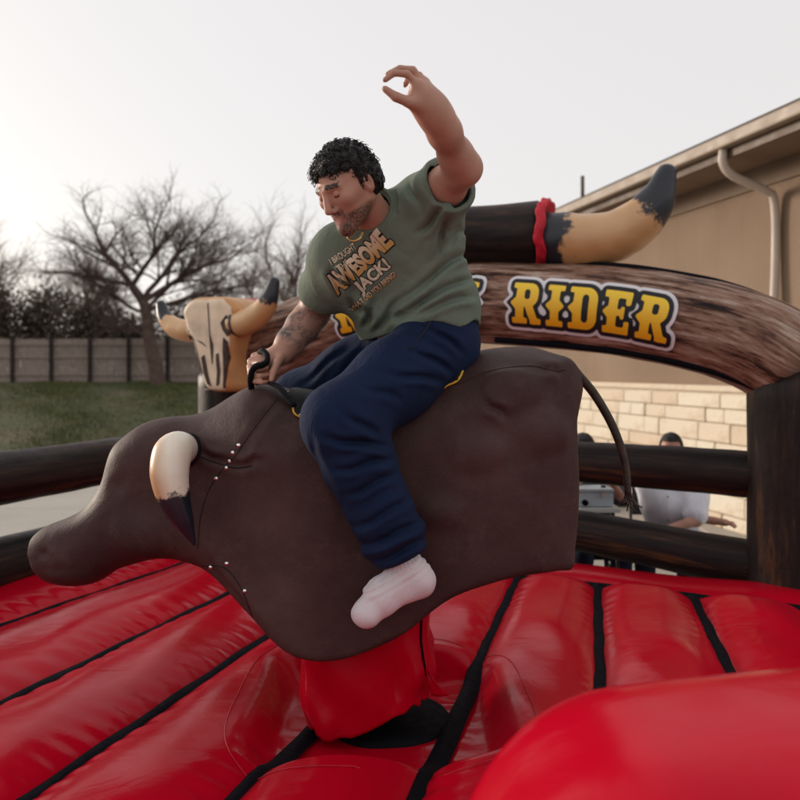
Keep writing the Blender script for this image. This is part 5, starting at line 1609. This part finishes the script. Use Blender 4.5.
# ================================================================== two men behind the rails, table and control box
def seated(label, head, face, shirt_mt, hands, seed, lean=0.0):
    """a seated man: head centre, facing direction, two hand positions"""
    hd = np.array(head); fc = nrm((face[0], face[1], 0)); rt = np.array([fc[1], -fc[0], 0])
    up = np.array([0, 0, 1.0])
    hip = np.array([hd[0], hd[1], 0.56]) - fc * 0.06
    chest = np.array([hd[0], hd[1], hd[2] - 0.40]) - fc * 0.03
    neck = np.array([hd[0], hd[1], hd[2] - 0.17]) - fc * 0.025
    root = thing('person', label, 'person', (hip[0], hip[1], 0.0))
    lo = np.array([hd[0] - 0.62, hd[1] - 0.75, 0.0]); hi = np.array([hd[0] + 0.62, hd[1] + 0.55, hd[2] + 0.22])
    h_ = 0.009
    b = Field(lo, hi, h_, 0.15); s_ = Field(lo, hi, h_, 0.15); l_ = Field(lo, hi, h_, 0.15)
    R3 = np.stack([rt, fc, up])
    b.ell(hd + up * 0.02 - fc * 0.01, (0.076, 0.096, 0.105), R3, 0.01)
    b.ell(hd + fc * 0.03 - up * 0.05, (0.06, 0.06, 0.075), R3, 0.03)
    b.cone(hd + fc * 0.098 + up * 0.015, hd + fc * 0.115 - up * 0.03, 0.008, 0.012, 0.01)
    for s in (-1, 1):
        b.ell(hd + rt * s * 0.078 - up * 0.01, (0.012, 0.02, 0.032), R3, 0.006)
        b.ball(hd + fc * 0.1 + rt * s * 0.03 + up * 0.015, 0.012, 0.01, 's')
    b.cone(neck, hd - up * 0.06, 0.062, 0.056, 0.03)
    b.cone(hip, chest, 0.1, 0.12, 0.05)
    s_.cone(hip - rt * 0.08, hip + rt * 0.08, 0.13, 0.13, 0.04)
    s_.cone(chest - rt * 0.11, chest + rt * 0.11, 0.125, 0.125, 0.12)
    s_.cone(neck - up * 0.07 - rt * 0.13, neck - up * 0.07 + rt * 0.13, 0.075, 0.075, 0.1)
    for s, hand in zip((-1, 1), hands):
        hand = np.array(hand); sho = neck - up * 0.07 + rt * s * 0.18
        elb = (sho + hand) / 2 + rt * s * 0.08 - up * 0.10
        d = nrm(hand - elb)
        b.chain([sho, elb], [0.05, 0.042], 0.02); b.chain([elb, hand - d * 0.08], [0.042, 0.028], 0.02)
        side = nrm(np.cross(d, up))
        b.cone(hand - d * 0.08, hand, 0.026, 0.026, 0.015)
        for q in range(4):
            k0 = hand + side * (q - 1.5) * 0.02; b.chain([k0, k0 + d * 0.04, k0 + d * 0.065 - up * 0.02], [0.0105, 0.0098, 0.009], 0.006)
        b.chain([hand - d * 0.05, hand - d * 0.01 - side * s * 0.04, hand + d * 0.02 - side * s * 0.045], [0.015, 0.012, 0.01], 0.01)
        s_.chain([sho, sho + (elb - sho) * 0.85], [0.085, 0.08], 0.08)
        knee = hip + fc * 0.44 + rt * s * 0.14 - up * 0.06
        ank = np.array([knee[0], knee[1], 0.09]) - fc * 0.03
        l_.chain([hip + rt * s * 0.09, knee, ank + up * 0.03], [0.10, 0.075, 0.06], 0.05)
        b.chain([hip + rt * s * 0.09, knee, ank], [0.07, 0.05, 0.04], 0.03)
        b.chain([ank, ank + fc * 0.17 - up * 0.05], [0.045, 0.04], 0.02)
    X, Y, Z = s_.grid()
    s_.f += (0.007 * wave(X, Y, Z, 30, seed) + 0.004 * wave(X, Y, Z, 60, seed + 1)).astype(np.float32)
    bm2 = b.mesh('body', 1)
    for nm in ('tattoo', 'lip', 'beard'): attr(bm2, nm, np.zeros(len(bm2.vertices)))
    link('body', bm2, M['skin'], root)
    link('shirt', s_.mesh('shirt', 1), shirt_mt, root)
    link('jeans', l_.mesh('jeans', 1), M['jeans'], root)
    g = Field(hd - 0.16, hd + 0.16, 0.006)
    g.ell(hd + up * 0.035 - fc * 0.018, (0.086, 0.106, 0.105), R3, 0)
    X, Y, Z = g.grid()
    g.f += (0.003 * wave(X, Y, Z, 120, seed + 2)).astype(np.float32)
    ff_ = (X - hd[0]) * fc[0] + (Y - hd[1]) * fc[1]
    g.f = np.maximum(g.f, np.minimum(ff_ - 0.02, 0.075 - (Z - hd[2]))).astype(np.float32)
    g.f = np.maximum(g.f, (hd[2] - 0.05) - Z).astype(np.float32)
    link('hair', g.mesh('hair', 0), M['hair'], root)
    return root, chest, fc, rt
m1_ = P(671, 453, 5.75)
root, chest, fc, rt = seated('man in white short sleeved shirt seated behind the dark rails', (m1_[0], 5.75, 1.20), (-0.45, -1, 0), M['shirt_white'], [(m1_[0] - 0.12, 5.42, 0.70), (m1_[0] + 0.30, 5.50, 0.72)], 40)
for q in range(4):
    c_ = chest + fc * 0.142 + np.array([-0.012, 0, 0.08 - q * 0.085])
    link('button', mesh_np('button', *tube_data([c_, c_ + fc * 0.004], 0.006, 8)), M['trim'], root)
m2_ = P(585, 455, 5.75)
seated('dark haired man behind the bull working the pale control box', (m2_[0], 5.78, 1.195), (0.1, -1, 0), M['shirt_grey'], [(m2_[0] + 0.10, 5.40, 1.02), (m2_[0] - 0.16, 5.42, 1.0)], 50)
def chair_(x, y):
    c = thing('folding_chair', 'dark steel folding chair under the man in %s' % ('the white shirt' if x > 1.7 else 'grey'), 'chair', (x, y, 0))
    MB().box(x, y, 0.425, 0.21, 0.2, 0.012).build('seat', M['steel'], c, bevel=0.005)
    MB().box(x, y + 0.24, 0.78, 0.2, 0.01, 0.11).build('backrest', M['steel'], c, bevel=0.004)
    for s in (-1, 1):
        tube('leg', [(x + s * 0.22, y + 0.24, 0.89), (x + s * 0.22, y + 0.17, 0.42), (x + s * 0.22, y - 0.24, 0.0)], 0.012, M['steel'], c, 8)
        tube('leg', [(x + s * 0.20, y - 0.15, 0.41), (x + s * 0.20, y + 0.26, 0.0)], 0.012, M['steel'], c, 8)
chair_(m1_[0] + 0.01, 5.84); chair_(m2_[0], 5.87)
tx, ty = P(588, 500, 5.35)[0], 5.35
tb = thing('folding_table', 'small white topped table with thin dark legs behind the rails', 'table', (tx, ty, 0))
MB().box(tx, ty, 0.868, 0.17, 0.20, 0.015).build('table_top', M['table_white'], tb, bevel=0.006)
for s in (-1, 1):
    for w_ in (-1, 1):
        tube('leg', [(tx + s * 0.13, ty + w_ * 0.15, 0.855), (tx + s * 0.2, ty + w_ * 0.18, 0.0)], 0.011, M['steel'], tb, 8)
cb = thing('control_box', 'pale blue control box with latch on the small table', 'box', (tx - 0.07, ty - 0.05, 0.883))
bx0 = P(590, 495, 5.3)[0]
MB().box(bx0, 5.30, 0.932, 0.135, 0.1, 0.047).build('case', M['box_blue'], cb, bevel=0.01)
MB().box(bx0, 5.30, 0.992, 0.138, 0.103, 0.011).build('lid', M['box_blue'], cb, bevel=0.006)
MB().box(bx0 + 0.07, 5.194, 0.965, 0.02, 0.005, 0.014).build('latch', M['table_white'], cb, bevel=0.002)
MB().box(bx0 + 0.085, 5.28, 1.009, 0.014, 0.014, 0.006).build('switch', M['strap'], cb, bevel=0.002)
tube('knob', [(bx0 - 0.06, 5.199, 0.915), (bx0 - 0.06, 5.175, 0.915)], 0.02, M['strap'], cb, 14)
